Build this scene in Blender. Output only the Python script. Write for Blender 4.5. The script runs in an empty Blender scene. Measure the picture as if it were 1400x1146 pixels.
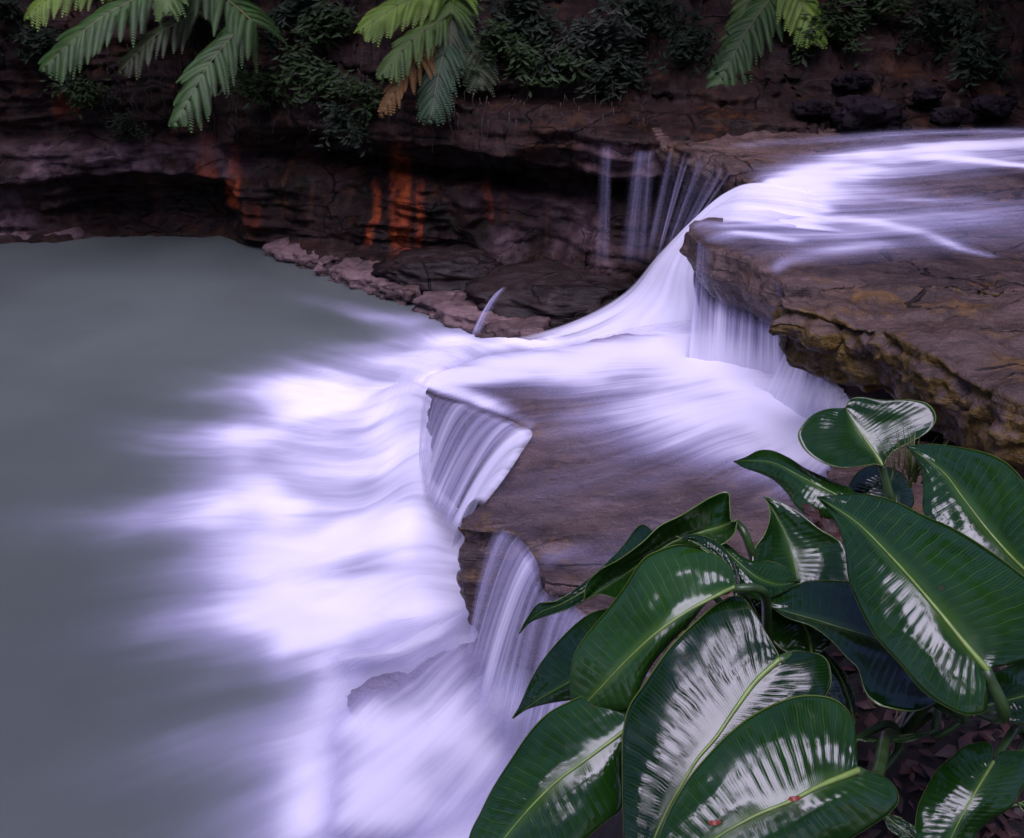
import bpy, bmesh, math, random
import numpy as np
from mathutils import Vector
R = math.radians
rng = np.random.default_rng(7)
random.seed(7)
S = bpy.context.scene
COL = S.collection

# ------------------------------------------------------------------ camera model (used to read distances off known levels)
CZ, PITCH, FPX = 2.5, R(25), 1500.0
cp, sp = math.cos(PITCH), math.sin(PITCH)
def ray(px, py):
    a, b = (px-700)/FPX, (py-573)/FPX
    return np.array([a, cp - b*sp, -sp - b*cp])
def W(px, py, z=0.0):                      # point of a level at height z
    r = ray(px, py); t = (z-CZ)/r[2]
    return np.array([0, 0, CZ]) + r*t
def D(px, py, d):                          # point at a distance along the view axis
    return np.array([0, 0, CZ]) + ray(px, py)*d
def WY(px, py, Y):
    r = ray(px, py); return np.array([0, 0, CZ]) + r*(Y/r[1])
ZP = 1.2        # upper ledge
ZS = 0.6        # middle shelf

# ------------------------------------------------------------------ noise
_perm = np.random.default_rng(3).permutation(256); _perm = np.concatenate([_perm, _perm, _perm])
_g = np.random.default_rng(4).normal(size=(256, 3)); _g /= np.linalg.norm(_g, axis=1)[:, None]
def pn(p):
    p = np.asarray(p, float); i = np.floor(p).astype(int); f = p - i; i &= 255
    u = f*f*f*(f*(f*6-15)+10)
    out = 0
    for dx in (0, 1):
        for dy in (0, 1):
            for dz in (0, 1):
                h = _perm[_perm[_perm[(i[:, 0]+dx) & 255] + ((i[:, 1]+dy) & 255)] + ((i[:, 2]+dz) & 255)]
                d = (_g[h]*(f - np.array([dx, dy, dz]))).sum(1)
                w = (u[:, 0] if dx else 1-u[:, 0])*(u[:, 1] if dy else 1-u[:, 1])*(u[:, 2] if dz else 1-u[:, 2])
                out = out + d*w
    return out*1.6
def fbm(p, o=4, rough=.5):
    p = np.asarray(p, float); s = 0; a = 1
    for k in range(o):
        s = s + a*pn(p*(2**k) + 17.3*k); a *= rough
    return s
def ss(a, b, x):
    t = np.clip((x-a)/(b-a), 0, 1); return t*t*(3-2*t)

# ------------------------------------------------------------------ curves / polygons
def spline(pts, n):
    """Catmull-Rom through pts, resampled evenly to n points."""
    P = np.asarray(pts, float)
    if len(P) == 2:
        return P[0] + (P[1]-P[0])*np.linspace(0, 1, n)[:, None]
    Q = np.vstack([2*P[0]-P[1], P, 2*P[-1]-P[-2]])
    out = []
    for k in range(1, len(Q)-2):
        t = np.linspace(0, 1, 24, endpoint=False)[:, None]
        a, b, c, d = Q[k-1], Q[k], Q[k+1], Q[k+2]
        out.append(.5*((2*b) + (-a+c)*t + (2*a-5*b+4*c-d)*t**2 + (-a+3*b-3*c+d)*t**3))
    out = np.vstack(out + [P[-1:]])
    L = np.concatenate([[0], np.cumsum(np.linalg.norm(np.diff(out, axis=0), axis=1))])
    t = np.linspace(0, L[-1], n)
    return np.stack([np.interp(t, L, out[:, k]) for k in range(out.shape[1])], 1)
def poly_sd(P, poly):
    """signed distance (positive inside) of points P (N,2) to a polygon"""
    poly = np.asarray(poly, float)[:, :2]; N = len(poly)
    d = np.full(len(P), 1e9); ins = np.zeros(len(P), bool)
    for k in range(N):
        a, b = poly[k], poly[(k+1) % N]; e = b-a
        t = np.clip(((P-a)@e)/max(e@e, 1e-12), 0, 1)
        d = np.minimum(d, np.linalg.norm(P-a-t[:, None]*e, axis=1))
        c = (a[1] > P[:, 1]) != (b[1] > P[:, 1])
        with np.errstate(divide='ignore', invalid='ignore'):
            x = (b[0]-a[0])*(P[:, 1]-a[1])/(b[1]-a[1]) + a[0]
        ins ^= c & (P[:, 0] < x)
    return np.where(ins, d, -d)
def strokes(P, lst, base=0.0):
    """coverage from a list of polylines [(x,y,radius,weight)...]; the strongest wins, softly"""
    acc = np.ones(len(P))*(1-base)
    for st in lst:
        best = np.zeros(len(P))
        for a, b in zip(st[:-1], st[1:]):
            a, b = np.asarray(a, float), np.asarray(b, float); e = b[:2]-a[:2]
            t = np.clip(((P-a[:2])@e)/max(e@e, 1e-12), 0, 1)
            q = a + t[:, None]*(b-a)
            d = np.linalg.norm(P-q[:, :2], axis=1)/q[:, 2]
            best = np.maximum(best, q[:, 3]*np.exp(-d*d))
        acc = acc*(1-np.clip(best, 0, 1))
    return 1-acc
def pxs(z, pts):
    """stroke points (px,py,radius_m,weight) lying on the level z"""
    return [(*W(a, b, z)[:2], r, w) for a, b, r, w in pts]

# ------------------------------------------------------------------ objects
def tag(o, label=None, cat=None, group=None, kind=None):
    for k, v in (('label', label), ('category', cat), ('group', group), ('kind', kind)):
        if v: o[k] = v
    return o
def empty(name, loc):
    o = bpy.data.objects.new(name, None); COL.objects.link(o); o.location = loc; o.empty_display_size = .1
    return o
def mesh(name, V, F, mat, parent=None, loc=None, uv=None, attrs=None, smooth=True, vcol=None):
    V = np.asarray(V, float)
    base = np.zeros(3)
    if parent is not None: base = np.array(parent.matrix_world.translation if parent.parent is None else parent['_base'])
    if parent is not None and '_base' in parent: base = np.array(parent['_base'])
    if loc is not None: base = np.asarray(loc, float)
    m = bpy.data.meshes.new(name)
    m.from_pydata((V-base).tolist(), [], F if isinstance(F, list) else F.tolist())
    if uv is not None:
        lay = m.uv_layers.new(name='UVMap')
        idx = np.empty(len(m.loops), int); m.loops.foreach_get('vertex_index', idx)
        lay.data.foreach_set('uv', np.asarray(uv, float)[idx].ravel())
    for k, v in (attrs or {}).items():
        a = m.attributes.new(k, 'FLOAT', 'POINT'); a.data.foreach_set('value', np.asarray(v, np.float32))
    if smooth: m.polygons.foreach_set('use_smooth', np.ones(len(m.polygons), bool))
    for mm in (mat if isinstance(mat, (list, tuple)) else [mat]): m.materials.append(mm)
    m.update()
    o = bpy.data.objects.new(name, m); COL.objects.link(o)
    if parent is not None:
        o.parent = parent
        if '_base' in parent and not np.allclose(base, np.array(parent['_base'])): o.location = base-np.array(parent['_base'])
    else: o.location = base
    o['_base'] = [float(x) for x in base]
    return o
def grid_faces(n, m, flip=False):
    i = np.arange(n-1)[:, None]*m + np.arange(m-1)[None]
    q = np.stack([i, i+1, i+m+1, i+m], -1).reshape(-1, 4)
    return q[:, ::-1] if flip else q

# ------------------------------------------------------------------ node helpers
class NT:
    def __init__(s, name):
        s.m = bpy.data.materials.new(name); s.m.use_nodes = True; s.t = s.m.node_tree; s.t.nodes.clear()
        s.out = s.t.nodes.new('ShaderNodeOutputMaterial')
    def n(s, typ, **kw):
        d = s.t.nodes.new('ShaderNode'+typ)
        for k, v in kw.items():
            if k.startswith('i_'):
                key = k[2:]; key = int(key) if key.isdigit() else key.replace('_', ' ')
                s.put(d.inputs[key], v)
            else: setattr(d, k, v)
        return d
    def put(s, sock, v):
        if isinstance(v, bpy.types.NodeSocket): s.t.links.new(v, sock)
        elif isinstance(v, bpy.types.Node): s.t.links.new(v.outputs[0], sock)
        else:
            if hasattr(sock.default_value, '__len__') and len(sock.default_value) == 4 and len(v) == 3: v = (*v, 1)
            sock.default_value = v
    def math(s, op, a, b=None, c=None, clamp=False):
        d = s.n('Math', operation=op, use_clamp=clamp); s.put(d.inputs[0], a)
        if b is not None: s.put(d.inputs[1], b)
        if c is not None: s.put(d.inputs[2], c)
        return d.outputs[0]
    def mix(s, f, a, b, blend='MIX'):
        d = s.n('Mix', data_type='RGBA', blend_type=blend); s.put(d.inputs[0], f); s.put(d.inputs[6], a); s.put(d.inputs[7], b)
        return d.outputs[2]
    def noise(s, vec, scale, detail=4, rough=.55, dist=0, out=0):
        d = s.n('TexNoise'); s.put(d.inputs['Vector'], vec); s.put(d.inputs['Scale'], scale); d.inputs['Detail'].default_value = detail
        d.inputs['Roughness'].default_value = rough; d.inputs['Distortion'].default_value = dist
        return d.outputs[out]
    def ramp(s, f, lo, hi, a=0., b=1.):
        d = s.n('MapRange', interpolation_type='SMOOTHSTEP'); s.put(d.inputs[0], f); s.put(d.inputs[1], lo); s.put(d.inputs[2], hi); s.put(d.inputs[3], a); s.put(d.inputs[4], b)
        return d.outputs[0]
    def scale(s, vec, sc):
        d = s.n('Mapping'); s.put(d.inputs['Vector'], vec); d.inputs['Scale'].default_value = sc
        return d.outputs[0]
    def bump(s, h, strength, dist, normal=None):
        d = s.n('Bump'); s.put(d.inputs['Height'], h); d.inputs['Strength'].default_value = strength; d.inputs['Distance'].default_value = dist
        if normal is not None: s.put(d.inputs['Normal'], normal)
        return d.outputs[0]
    def attr(s, name):
        d = s.n('Attribute'); d.attribute_name = name; return d.outputs['Fac']
    def done(s, sh): s.t.links.new(sh if isinstance(sh, bpy.types.NodeSocket) else sh.outputs[0], s.out.inputs[0]); return s.m

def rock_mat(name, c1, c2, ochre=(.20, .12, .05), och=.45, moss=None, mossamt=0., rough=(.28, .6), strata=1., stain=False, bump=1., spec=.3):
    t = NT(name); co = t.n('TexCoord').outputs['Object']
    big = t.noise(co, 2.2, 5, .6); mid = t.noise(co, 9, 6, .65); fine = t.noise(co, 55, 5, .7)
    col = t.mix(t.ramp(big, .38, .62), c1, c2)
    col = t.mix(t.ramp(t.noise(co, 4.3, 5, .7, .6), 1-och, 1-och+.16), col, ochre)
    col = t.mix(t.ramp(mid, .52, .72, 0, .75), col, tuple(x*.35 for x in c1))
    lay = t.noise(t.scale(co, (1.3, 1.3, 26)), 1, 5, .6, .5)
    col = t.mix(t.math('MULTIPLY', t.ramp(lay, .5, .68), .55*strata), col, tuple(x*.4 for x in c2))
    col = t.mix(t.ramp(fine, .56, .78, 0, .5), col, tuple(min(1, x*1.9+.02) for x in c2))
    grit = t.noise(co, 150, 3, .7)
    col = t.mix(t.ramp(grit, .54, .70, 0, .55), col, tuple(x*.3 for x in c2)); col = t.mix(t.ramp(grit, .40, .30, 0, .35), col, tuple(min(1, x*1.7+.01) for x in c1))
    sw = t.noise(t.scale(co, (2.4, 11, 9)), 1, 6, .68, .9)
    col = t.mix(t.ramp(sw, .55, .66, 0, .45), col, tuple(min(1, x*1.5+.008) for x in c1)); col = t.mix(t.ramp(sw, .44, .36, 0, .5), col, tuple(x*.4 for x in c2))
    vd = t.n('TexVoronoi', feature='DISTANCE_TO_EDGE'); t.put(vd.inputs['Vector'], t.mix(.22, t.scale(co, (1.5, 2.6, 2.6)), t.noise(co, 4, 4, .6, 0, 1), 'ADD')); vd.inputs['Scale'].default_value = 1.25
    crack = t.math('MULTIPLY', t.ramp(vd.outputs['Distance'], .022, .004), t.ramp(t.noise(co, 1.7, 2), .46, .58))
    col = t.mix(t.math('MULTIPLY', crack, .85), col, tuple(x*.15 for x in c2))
    if moss:
        g = t.n('NewGeometry'); z = t.n('SeparateXYZ'); t.put(z.inputs[0], g.outputs['Normal'])
        side = t.ramp(t.math('ABSOLUTE', z.outputs[2]), .75, .35)
        f = t.math('MULTIPLY', side, t.ramp(t.noise(co, 5, 5, .7), .6-mossamt*.3, .75-mossamt*.3))
        col = t.mix(f, col, t.mix(t.ramp(fine, .4, .6), moss, tuple(x*.45 for x in moss)))
    if stain:
        drip = t.noise(t.scale(co, (11, 5, .9)), 1, 5, .65, .3)
        col = t.mix(t.ramp(drip, .55, .72, 0, .8), col, t.mix(t.ramp(big, .4, .6), (.036, .021, .024), (.050, .021, .008)))
        col = t.mix(t.ramp(drip, .45, .33, 0, .85), col, (.004, .002, .002))
        sn = t.math('MULTIPLY', t.attr('stain'), t.ramp(t.noise(t.scale(co, (9, 9, 2.2)), 1, 5, .65), .3, .55, .15, 1))
        col = t.mix(sn, col, t.mix(t.ramp(mid, .4, .6), (.23, .044, .010), (.13, .022, .009)))
        col = t.mix(t.attr('pale'), col, t.mix(t.ramp(mid, .4, .6), (.145, .090, .098), (.060, .035, .042)))  # pale tone, including the light painted on the ledge band
    h = t.math('SUBTRACT', t.math('ADD', t.math('MULTIPLY', mid, .8), t.math('ADD', t.math('MULTIPLY', lay, .7*strata), t.math('MULTIPLY', fine, .35))), t.math('SUBTRACT', t.math('MULTIPLY', crack, .6), t.math('MULTIPLY', sw, .5)))
    nrm = t.bump(h, .75*bump, .02); nrm = t.bump(t.noise(co, 160, 3, .6), .25*bump, .004, nrm)
    ro = t.ramp(t.noise(co, 6, 4, .6), .35, .65, rough[0], rough[1])
    b = t.n('BsdfPrincipled', i_Base_Color=col, i_Roughness=ro, i_Normal=nrm); b.inputs['Specular IOR Level'].default_value = spec
    return t.done(b)

FOAM = (.70, .67, .79)
THIN = (.44, .41, .62)
def water_mat(name, body=None, su=14., sv=.9, contrast=2.4, fine=.5, top=.96, rough=.2, thin=None):
    """Running water: foam coverage from the mesh's own 'foam' attribute broken into streaks along the flow (UV, metres).
    body colour -> opaque water that carries foam; no body -> a thin veil one sees through where it carries none."""
    THIN_ = thin or THIN
    t = NT(name); uv = t.n('UVMap').outputs[0]; f = t.attr('foam')
    n1 = t.noise(t.scale(uv, (su, sv, 1)), 1, 4, .6, .25)
    n2 = t.noise(t.scale(uv, (su*4.2, sv*1.3, 1)), 1, 3, .6)
    n3 = t.noise(t.scale(uv, (su*.28, sv*.6, 1)), 1, 2, .5)
    s = t.math('ADD', t.math('MULTIPLY', n1, 1-fine*.5), t.math('MULTIPLY', n2, fine*.5))
    s = t.math('ADD', t.math('MULTIPLY', s, .65), t.math('MULTIPLY', n3, .35))
    s = t.math('SUBTRACT', s, .5)
    bell = t.math('MULTIPLY', t.math('MULTIPLY', f, t.math('SUBTRACT', 1.12, f)), 4*contrast)
    d = t.math('ADD', f, t.math('MULTIPLY', s, bell), clamp=True)
    d = t.math('MULTIPLY', t.ramp(d, 0, 1), top)
    if body:
        fcol = t.mix(t.ramp(d, .35, .95), THIN_, FOAM)
        col = t.mix(d, t.mix(t.ramp(t.noise(t.n('TexCoord').outputs['Object'], .7, 3, .5), .35, .65), body, tuple(x*.82 for x in body)), fcol)
        rip = t.bump(t.math('ADD', n1, t.math('MULTIPLY', t.noise(t.n('TexCoord').outputs['Object'], 3.5, 2), .6)), .12, .02)
        b = t.n('BsdfPrincipled', i_Base_Color=col, i_Roughness=t.ramp(d, 0, .5, rough, .9), i_IOR=1.33, i_Normal=rip)
        t.put(b.inputs['Specular IOR Level'], t.ramp(d, 0, .6, .5, .05))
        return t.done(b)
    fcol = t.mix(t.ramp(d, .35, .95), THIN_, FOAM)
    df = t.n('BsdfDiffuse', i_Color=fcol); tr = t.n('BsdfTranslucent', i_Color=fcol)
    w = t.n('MixShader'); w.inputs[0].default_value = .14; t.put(w.inputs[1], df); t.put(w.inputs[2], tr)
    tp = t.n('BsdfTransparent'); mx = t.n('MixShader'); t.put(mx.inputs[0], d); t.put(mx.inputs[1], tp); t.put(mx.inputs[2], w)
    return t.done(mx)

M = {}
M['ledge'] = rock_mat('wet_sandstone', (.108, .067, .056), (.044, .027, .024), (.140, .070, .023), .44, rough=(.14, .42), bump=1.8, spec=.32)
M['slab'] = rock_mat('mossy_sandstone', (.098, .062, .052), (.050, .031, .025), (.130, .070, .024), .5, moss=(.125, .076, .014), mossamt=.8, rough=(.25, .55), bump=1.5)
M['shelf'] = rock_mat('shelf_sandstone', (.122, .080, .076), (.054, .034, .036), (.150, .086, .036), .46, rough=(.14, .42), bump=1.9, spec=.32)
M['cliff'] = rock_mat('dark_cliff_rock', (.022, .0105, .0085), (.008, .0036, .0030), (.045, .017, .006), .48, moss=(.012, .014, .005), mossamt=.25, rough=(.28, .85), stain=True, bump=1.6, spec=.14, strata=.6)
M['pale'] = rock_mat('pale_pink_rock', (.125, .076, .076), (.050, .030, .030), (.08, .04, .026), .42, rough=(.5, .8))
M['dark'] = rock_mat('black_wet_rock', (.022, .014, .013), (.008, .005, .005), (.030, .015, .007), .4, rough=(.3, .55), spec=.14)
M['bankrock'] = rock_mat('dark_bank_rock', (.013, .009, .012), (.005, .003, .004), (.016, .008, .005), .4, rough=(.6, .9), spec=.06)  # near-black base colour, darkened to match the bank
M['foamrock'] = rock_mat('foam_washed_rock', (.17, .14, .20), (.075, .06, .09), (.16, .13, .15), .4, rough=(.3, .6), bump=2.)
M['pool'] = water_mat('pool_water', (.080, .094, .088), su=6, sv=.7, contrast=.6, fine=.45, rough=.285)
M['veil'] = water_mat('thin_water', None, su=10, sv=.8, contrast=1.0, fine=.35)
M['fall'] = water_mat('falling_water', None, su=21, sv=.45, contrast=1.6, fine=.5, top=.92)
M['chute'] = water_mat('white_water', None, su=11, sv=.6, contrast=1.5, fine=.4, top=.985, thin=(.74, .71, .87))

# ------------------------------------------------------------------ rocks
def remeshed(V, F, voxel):
    m = bpy.data.meshes.new('tmp'); m.from_pydata([tuple(v) for v in V], [], F); m.update()
    o = bpy.data.objects.new('tmp', m); COL.objects.link(o)
    md = o.modifiers.new('r', 'REMESH'); md.mode = 'VOXEL'; md.voxel_size = voxel
    bpy.context.view_layer.update()
    e = o.evaluated_get(bpy.context.evaluated_depsgraph_get()); me = e.to_mesh()
    n = len(me.vertices); co = np.empty(n*3); me.vertices.foreach_get('co', co)
    no = np.empty(n*3); me.vertices.foreach_get('normal', no)
    fs = [tuple(p.vertices) for p in me.polygons]
    e.to_mesh_clear(); bpy.data.objects.remove(o); bpy.data.meshes.remove(m)
    return co.reshape(-1, 3), no.reshape(-1, 3), fs
def roughen(co, no, amp, freq, seed, strata=.5, ztop=None):
    p = co + seed
    d = amp*fbm(p*freq, 4, .55) + amp*.35*fbm(p*freq*4.1, 3, .6) - amp*.7*np.exp(-(pn(p*freq*1.15+31)/.09)**2)*ss(-.1, .3, pn(p*freq*.5+7)) - amp*.5*np.abs(pn(p*freq*2.2+11))
    side = 1-np.abs(no[:, 2])
    lay = fbm(np.c_[p[:, 0]*1.2, p[:, 1]*1.2, p[:, 2]*16], 3, .6)
    d = d*(.35+.65*side) + amp*strata*side*np.where(lay > 0, lay, lay*1.6)
    out = co + no*d[:, None]
    if ztop is not None:                                     # bedding steps on the flat top
        f = fbm(np.c_[p[:, 0]*1.1, p[:, 1]*2.4, p[:, 2]*0], 3, .55)
        step = np.floor(f*5)/5*.6 + f*.4
        out[:, 2] += np.where(no[:, 2] > .5, amp*.7*step, 0)
    return out
def slab(name, top, thick, mat, label, cat='rock', voxel=.02, amp=.03, freq=3.5, inset=.06, seed=0, strata=.6, group=None, bulge=.02, kind=None):
    top = np.asarray(top, float); n = len(top)
    cen = top.mean(0)
    # outward horizontal direction at each corner
    e1 = np.roll(top, -1, 0)[:, :2]-top[:, :2]; e0 = top[:, :2]-np.roll(top, 1, 0)[:, :2]
    def nrm(v): return np.c_[v[:, 1], -v[:, 0]]/np.maximum(np.linalg.norm(v, axis=1), 1e-9)[:, None]
    nn = nrm(e1)+nrm(e0); nn /= np.maximum(np.linalg.norm(nn, axis=1), 1e-9)[:, None]
    area = .5*np.sum(top[:, 0]*np.roll(top[:, 1], -1)-np.roll(top[:, 0], -1)*top[:, 1])
    if area < 0: nn = -nn
    mid = top.copy(); mid[:, :2] += nn*bulge; mid[:, 2] -= thick*.4
    bot = top.copy(); bot[:, :2] -= nn*inset; bot[:, 2] -= thick
    V = np.vstack([top, mid, bot])
    F = [tuple(range(n)), tuple(range(3*n-1, 2*n-1, -1))]
    if area < 0: F = [tuple(reversed(f)) for f in F]
    for k in range(2):
        for i in range(n):
            j = (i+1) % n
            f = (k*n+i, (k+1)*n+i, (k+1)*n+j, k*n+j)
            F.append(f if area > 0 else tuple(reversed(f)))
    co, no, fs = remeshed(V, F, voxel)
    co = roughen(co, no, amp, freq, seed, strata, 1)
    o = mesh(name, co, fs, mat, loc=(cen[0], cen[1], top[:, 2].mean()-thick))
    return tag(o, label, cat, group, kind)
def boulder(name, c, r, mat, label, seed, amp=.25, res=40, group=None, rz=0):
    th = np.linspace(0, math.pi, res)[:, None]; ph = np.linspace(0, 2*math.pi, res*2, endpoint=False)[None]
    U = np.stack([np.sin(th)*np.cos(ph), np.sin(th)*np.sin(ph), np.cos(th)+0*ph], -1).reshape(-1, 3)
    U = np.sign(U)*np.abs(U)**.85
    d = 1 + amp*fbm(U*1.3+seed, 3) + amp*.45*fbm(U*5+seed, 4, .6)
    P = U*d[:, None]*np.asarray(r); ca, sa = math.cos(rz), math.sin(rz)
    P = np.c_[P[:, 0]*ca-P[:, 1]*sa, P[:, 0]*sa+P[:, 1]*ca, P[:, 2]] + np.asarray(c)
    n2 = res*2; F = []
    for i in range(res-1):
        for j in range(n2):
            k = (j+1) % n2
            F.append((i*n2+j, (i+1)*n2+j, (i+1)*n2+k, i*n2+k))
    return tag(mesh(name, P, F, mat, loc=c), label, 'rock', group)
def pts(z, *a): return [W(x, y, z) for x, y in a]

# --- the far cliff: a rock face, one height field over (x, z), with caves, overhangs and bedding
CX = np.array([-9, -6, -4.2, -3.75, -3.4, -2.5, -2.15, -1.4, -.54, 0, .75, 1.15, 1.6, 4, 9])
Zk = np.array([-.6, 0, .03, .10, .16, .30, .45, .55, .66, .74, .85, .95, 1.02, 1.18, 1.24, 1.32, 1.6, 2.0, 2.6, 4.0])
def prof(*zy):
    z, y = np.array(zy).T; return np.interp(Zk, z, y)
left = prof((-.6, 8.6), (0, 8.8), (.03, 8.9), (.45, 8.95), (.5, 8.95), (.55, 8.82), (.78, 8.9), (.85, 9.05), (1.2, 9.1), (2, 9.4), (4, 10.2))
cave = prof((-.6, 8.9), (0, 9.0), (.06, 9.15), (.16, 9.3), (.42, 9.2), (.5, 9.0), (.55, 8.8), (.78, 8.85), (.85, 9.05), (1.2, 9.1), (2, 9.4), (4, 10.2))
PR = [left, left-.1, left,
      prof((-.6, 8.6), (0, 8.8), (.03, 8.95), (.45, 9.0), (.55, 8.82), (.78, 8.9), (.85, 9.05), (1.2, 9.1), (2, 9.4), (4, 10.2)), cave, cave,
      prof((-.6, 8.5), (0, 8.75), (.16, 8.65), (.45, 8.6), (.55, 8.7), (.66, 8.8), (.74, 8.85), (.85, 8.62), (1.02, 8.65), (2, 9.0), (4, 10)),
      prof((-.6, 7.8), (0, 8.0), (.10, 8.1), (.16, 8.35), (.6, 8.45), (.66, 8.55), (.74, 8.8), (.9, 8.8), (.95, 8.4), (1.02, 8.2), (2, 8.7), (4, 9.7)),
      prof((-.6, 6.9), (0, 7.2), (.10, 7.5), (.16, 7.85), (.66, 8.0), (.74, 8.35), (.9, 8.4), (1.0, 7.75), (1.32, 7.75), (2, 8.3), (4, 9.3)),
      prof((-.6, 6.6), (0, 6.85), (.10, 7.05), (.16, 7.4), (.30, 7.5), (.66, 7.7), (.74, 8.1), (.9, 8.1), (.97, 7.4), (1.24, 7.45), (1.32, 7.8), (2, 8.2), (4, 9.3)),
      prof((-.6, 6.5), (0, 6.7), (.16, 6.9), (.30, 7.1), (.74, 7.2), (.8, 7.55), (.88, 7.55), (.95, 7.05), (1.18, 7.02), (1.24, 7.3), (1.32, 7.7), (2, 8.4), (4, 9.4)),
      prof((-.6, 6.5), (0, 6.7), (.30, 6.9), (.95, 6.95), (1.18, 6.95), (1.24, 7.3), (1.32, 7.6), (2, 8.3), (4, 9.4)),
      prof((-.6, 6.9), (1.1, 7.1), (1.24, 7.25), (1.32, 7.45), (1.6, 7.8), (2, 8.2), (4, 9.3)),
      prof((-.6, 6.9), (1.1, 7.05), (1.24, 7.2), (1.32, 7.4), (1.6, 7.8), (2, 8.2), (4, 9.3)),
      prof((-.6, 6.6), (1.1, 6.7), (1.24, 6.8), (1.32, 7.0), (1.6, 7.4), (2, 8.0), (4, 9.3))]
PR = np.array(PR)
def cliffY(x, z):
    """smooth bilinear look-up"""
    x = np.asarray(x, float); z = np.asarray(z, float)
    i = np.clip(np.searchsorted(CX, x)-1, 0, len(CX)-2); t = np.clip((x-CX[i])/(CX[i+1]-CX[i]), 0, 1); t = t*t*(3-2*t)
    k = np.clip(np.searchsorted(Zk, z)-1, 0, len(Zk)-2); u = np.clip((z-Zk[k])/(Zk[k+1]-Zk[k]), 0, 1); u = u*u*(3-2*u)
    return (PR[i, k]*(1-u)+PR[i, k+1]*u)*(1-t) + (PR[i+1, k]*(1-u)+PR[i+1, k+1]*u)*t
def build_cliff():
    xs = np.concatenate([np.arange(-9, -5.6, .12), np.arange(-5.6, 4.2, .022), np.arange(4.2, 9, .12)])
    zs = np.concatenate([np.arange(-.6, 1.5, .018), np.arange(1.5, 2.4, .04), np.arange(2.4, 4.01, .1)])
    X, Z = np.meshgrid(xs, zs); x, z = X.ravel(), Z.ravel()
    wz = z + .05*fbm(np.c_[x*.9, z*0, z*1.5], 3)                      # bedding wanders
    Y = cliffY(x + .12*fbm(np.c_[x*1.6, z*2, z*0+5], 3), wz)
    P = np.c_[x, Y, z]
    lay = fbm(np.c_[x*.8, Y*.8, wz*13], 4, .6)
    big = ss(-.25, .35, fbm(P*.9+4, 3))
    Y = Y - (.03+.06*big)*lay - .12*fbm(P*np.array([.9, 1, 2.0]), 5, .58) - .04*fbm(P*6, 4, .6)
    # vertical cracks and blocks
    blk = fbm(np.c_[x*3.2+9, z*1.1, z*0], 3, .6)
    Y = Y + .07*ss(.25, .45, np.abs(blk))*0 + .09*np.exp(-(blk/.035)**2)*ss(.9, 1.3, z)
    V = np.c_[x, Y, z]
    # orange iron stains running down the face, pale rock tones, one band painted as a ledge catching light
    st = np.zeros(len(x)); pl = np.zeros(len(x))
    dep = (V-np.array([0, 0, CZ]))@np.array([0, cp, -sp])
    def colx(px, Yv=None): return (px-700)/FPX*dep
    wob = .02*fbm(np.c_[z*6, x*2, z*0], 3)
    for px, w, z0, z1, s in ((516, .030, .18, .60, 1), (547, .075, .16, .78, 1), (573, .028, .18, .66, .9), (668, .03, .45, .74, .5), (690, .02, .5, .7, .3),
                             (283, .075, .46, .80, .75), (318, .055, .30, .80, .8), (92, .10, .95, 1.25, .35), (545, .03, .7, 1.0, .4), (345, .07, .16, .36, .35)):
        c = (px-700)/FPX*dep
        lean = -.08*ss(.45, .2, z) if px == 516 else 0
        st = np.maximum(st, s*ss(w*1.25, w*.75, np.abs(x-c+wob*1.5-lean))*ss(z0-.04, z0+.05, z)*ss(z1+.06, z1-.08, z))
    pl = ss(.5, .56, wz)*ss(.86, .74, wz)*ss(-1.9, -2.6, x)*.85  # light caught on the ledge, painted as a pale band
    pl = np.maximum(pl, ss(.0, .1, z)*ss(.6, .4, z)*ss(-3.85, -4.2, x)*.8)
    pl = np.maximum(pl, .65*ss(.94, .99, wz)*ss(1.2, 1.1, wz)*ss(.35, .6, x)*ss(1.9, 1.2, x))
    pl = np.maximum(pl, .55*ss(.14, .2, z)*ss(.72, .6, z)*ss(-.6, .1, x)*ss(.9, .6, x))
    pl = np.clip(pl*(.6+.9*fbm(V*3.3+2, 4, .6)), 0, 1)
    n, m = X.shape
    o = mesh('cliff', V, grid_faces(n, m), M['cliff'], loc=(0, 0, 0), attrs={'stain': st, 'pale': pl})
    tag(o, kind='structure')
build_cliff()

# --- upper rock ledge with its overhanging front
ledge_poly = pts(ZP, (1700, 178), (1200, 172), (985, 172), (893, 178), (905, 192), (935, 207), (985, 222), (1012, 240), (1040, 268), (1062, 297),
                 (1010, 300), (962, 297), (944, 301), (938, 316), (968, 338), (1010, 352), (1050, 374), (1075, 392), (1200, 400), (1420, 470), (1800, 470))
slab('rock_ledge', ledge_poly, .27, M['ledge'], 'broad flat brown ledge under the upper stream with a jutting square corner', 'rock ledge', voxel=.018, amp=.04, freq=4.5, inset=.10, seed=3.1, strata=.3)
body = pts(ZP-.24, (1700, 185), (1010, 190), (960, 215), (1020, 250), (1068, 300), (1000, 322), (985, 345), (1040, 385), (1110, 440), (1200, 480), (1420, 560), (1800, 540))
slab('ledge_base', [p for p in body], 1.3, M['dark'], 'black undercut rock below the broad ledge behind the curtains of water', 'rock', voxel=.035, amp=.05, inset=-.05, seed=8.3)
near = pts(ZP+.07, (1062, 399), (1066, 415), (1100, 421), (1150, 434), (1203, 447), (1262, 482), (1318, 516), (1384, 556), (1440, 566), (1800, 520), (1600, 420), (1400, 392), (1230, 385))
slab('rock_slab', near, .26, M['slab'], 'thick mossy brown slab with a rough broken front edge above the arum leaves', 'rock slab', voxel=.012, amp=.05, freq=5.5, inset=.07, seed=1.7, strata=.45)
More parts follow.
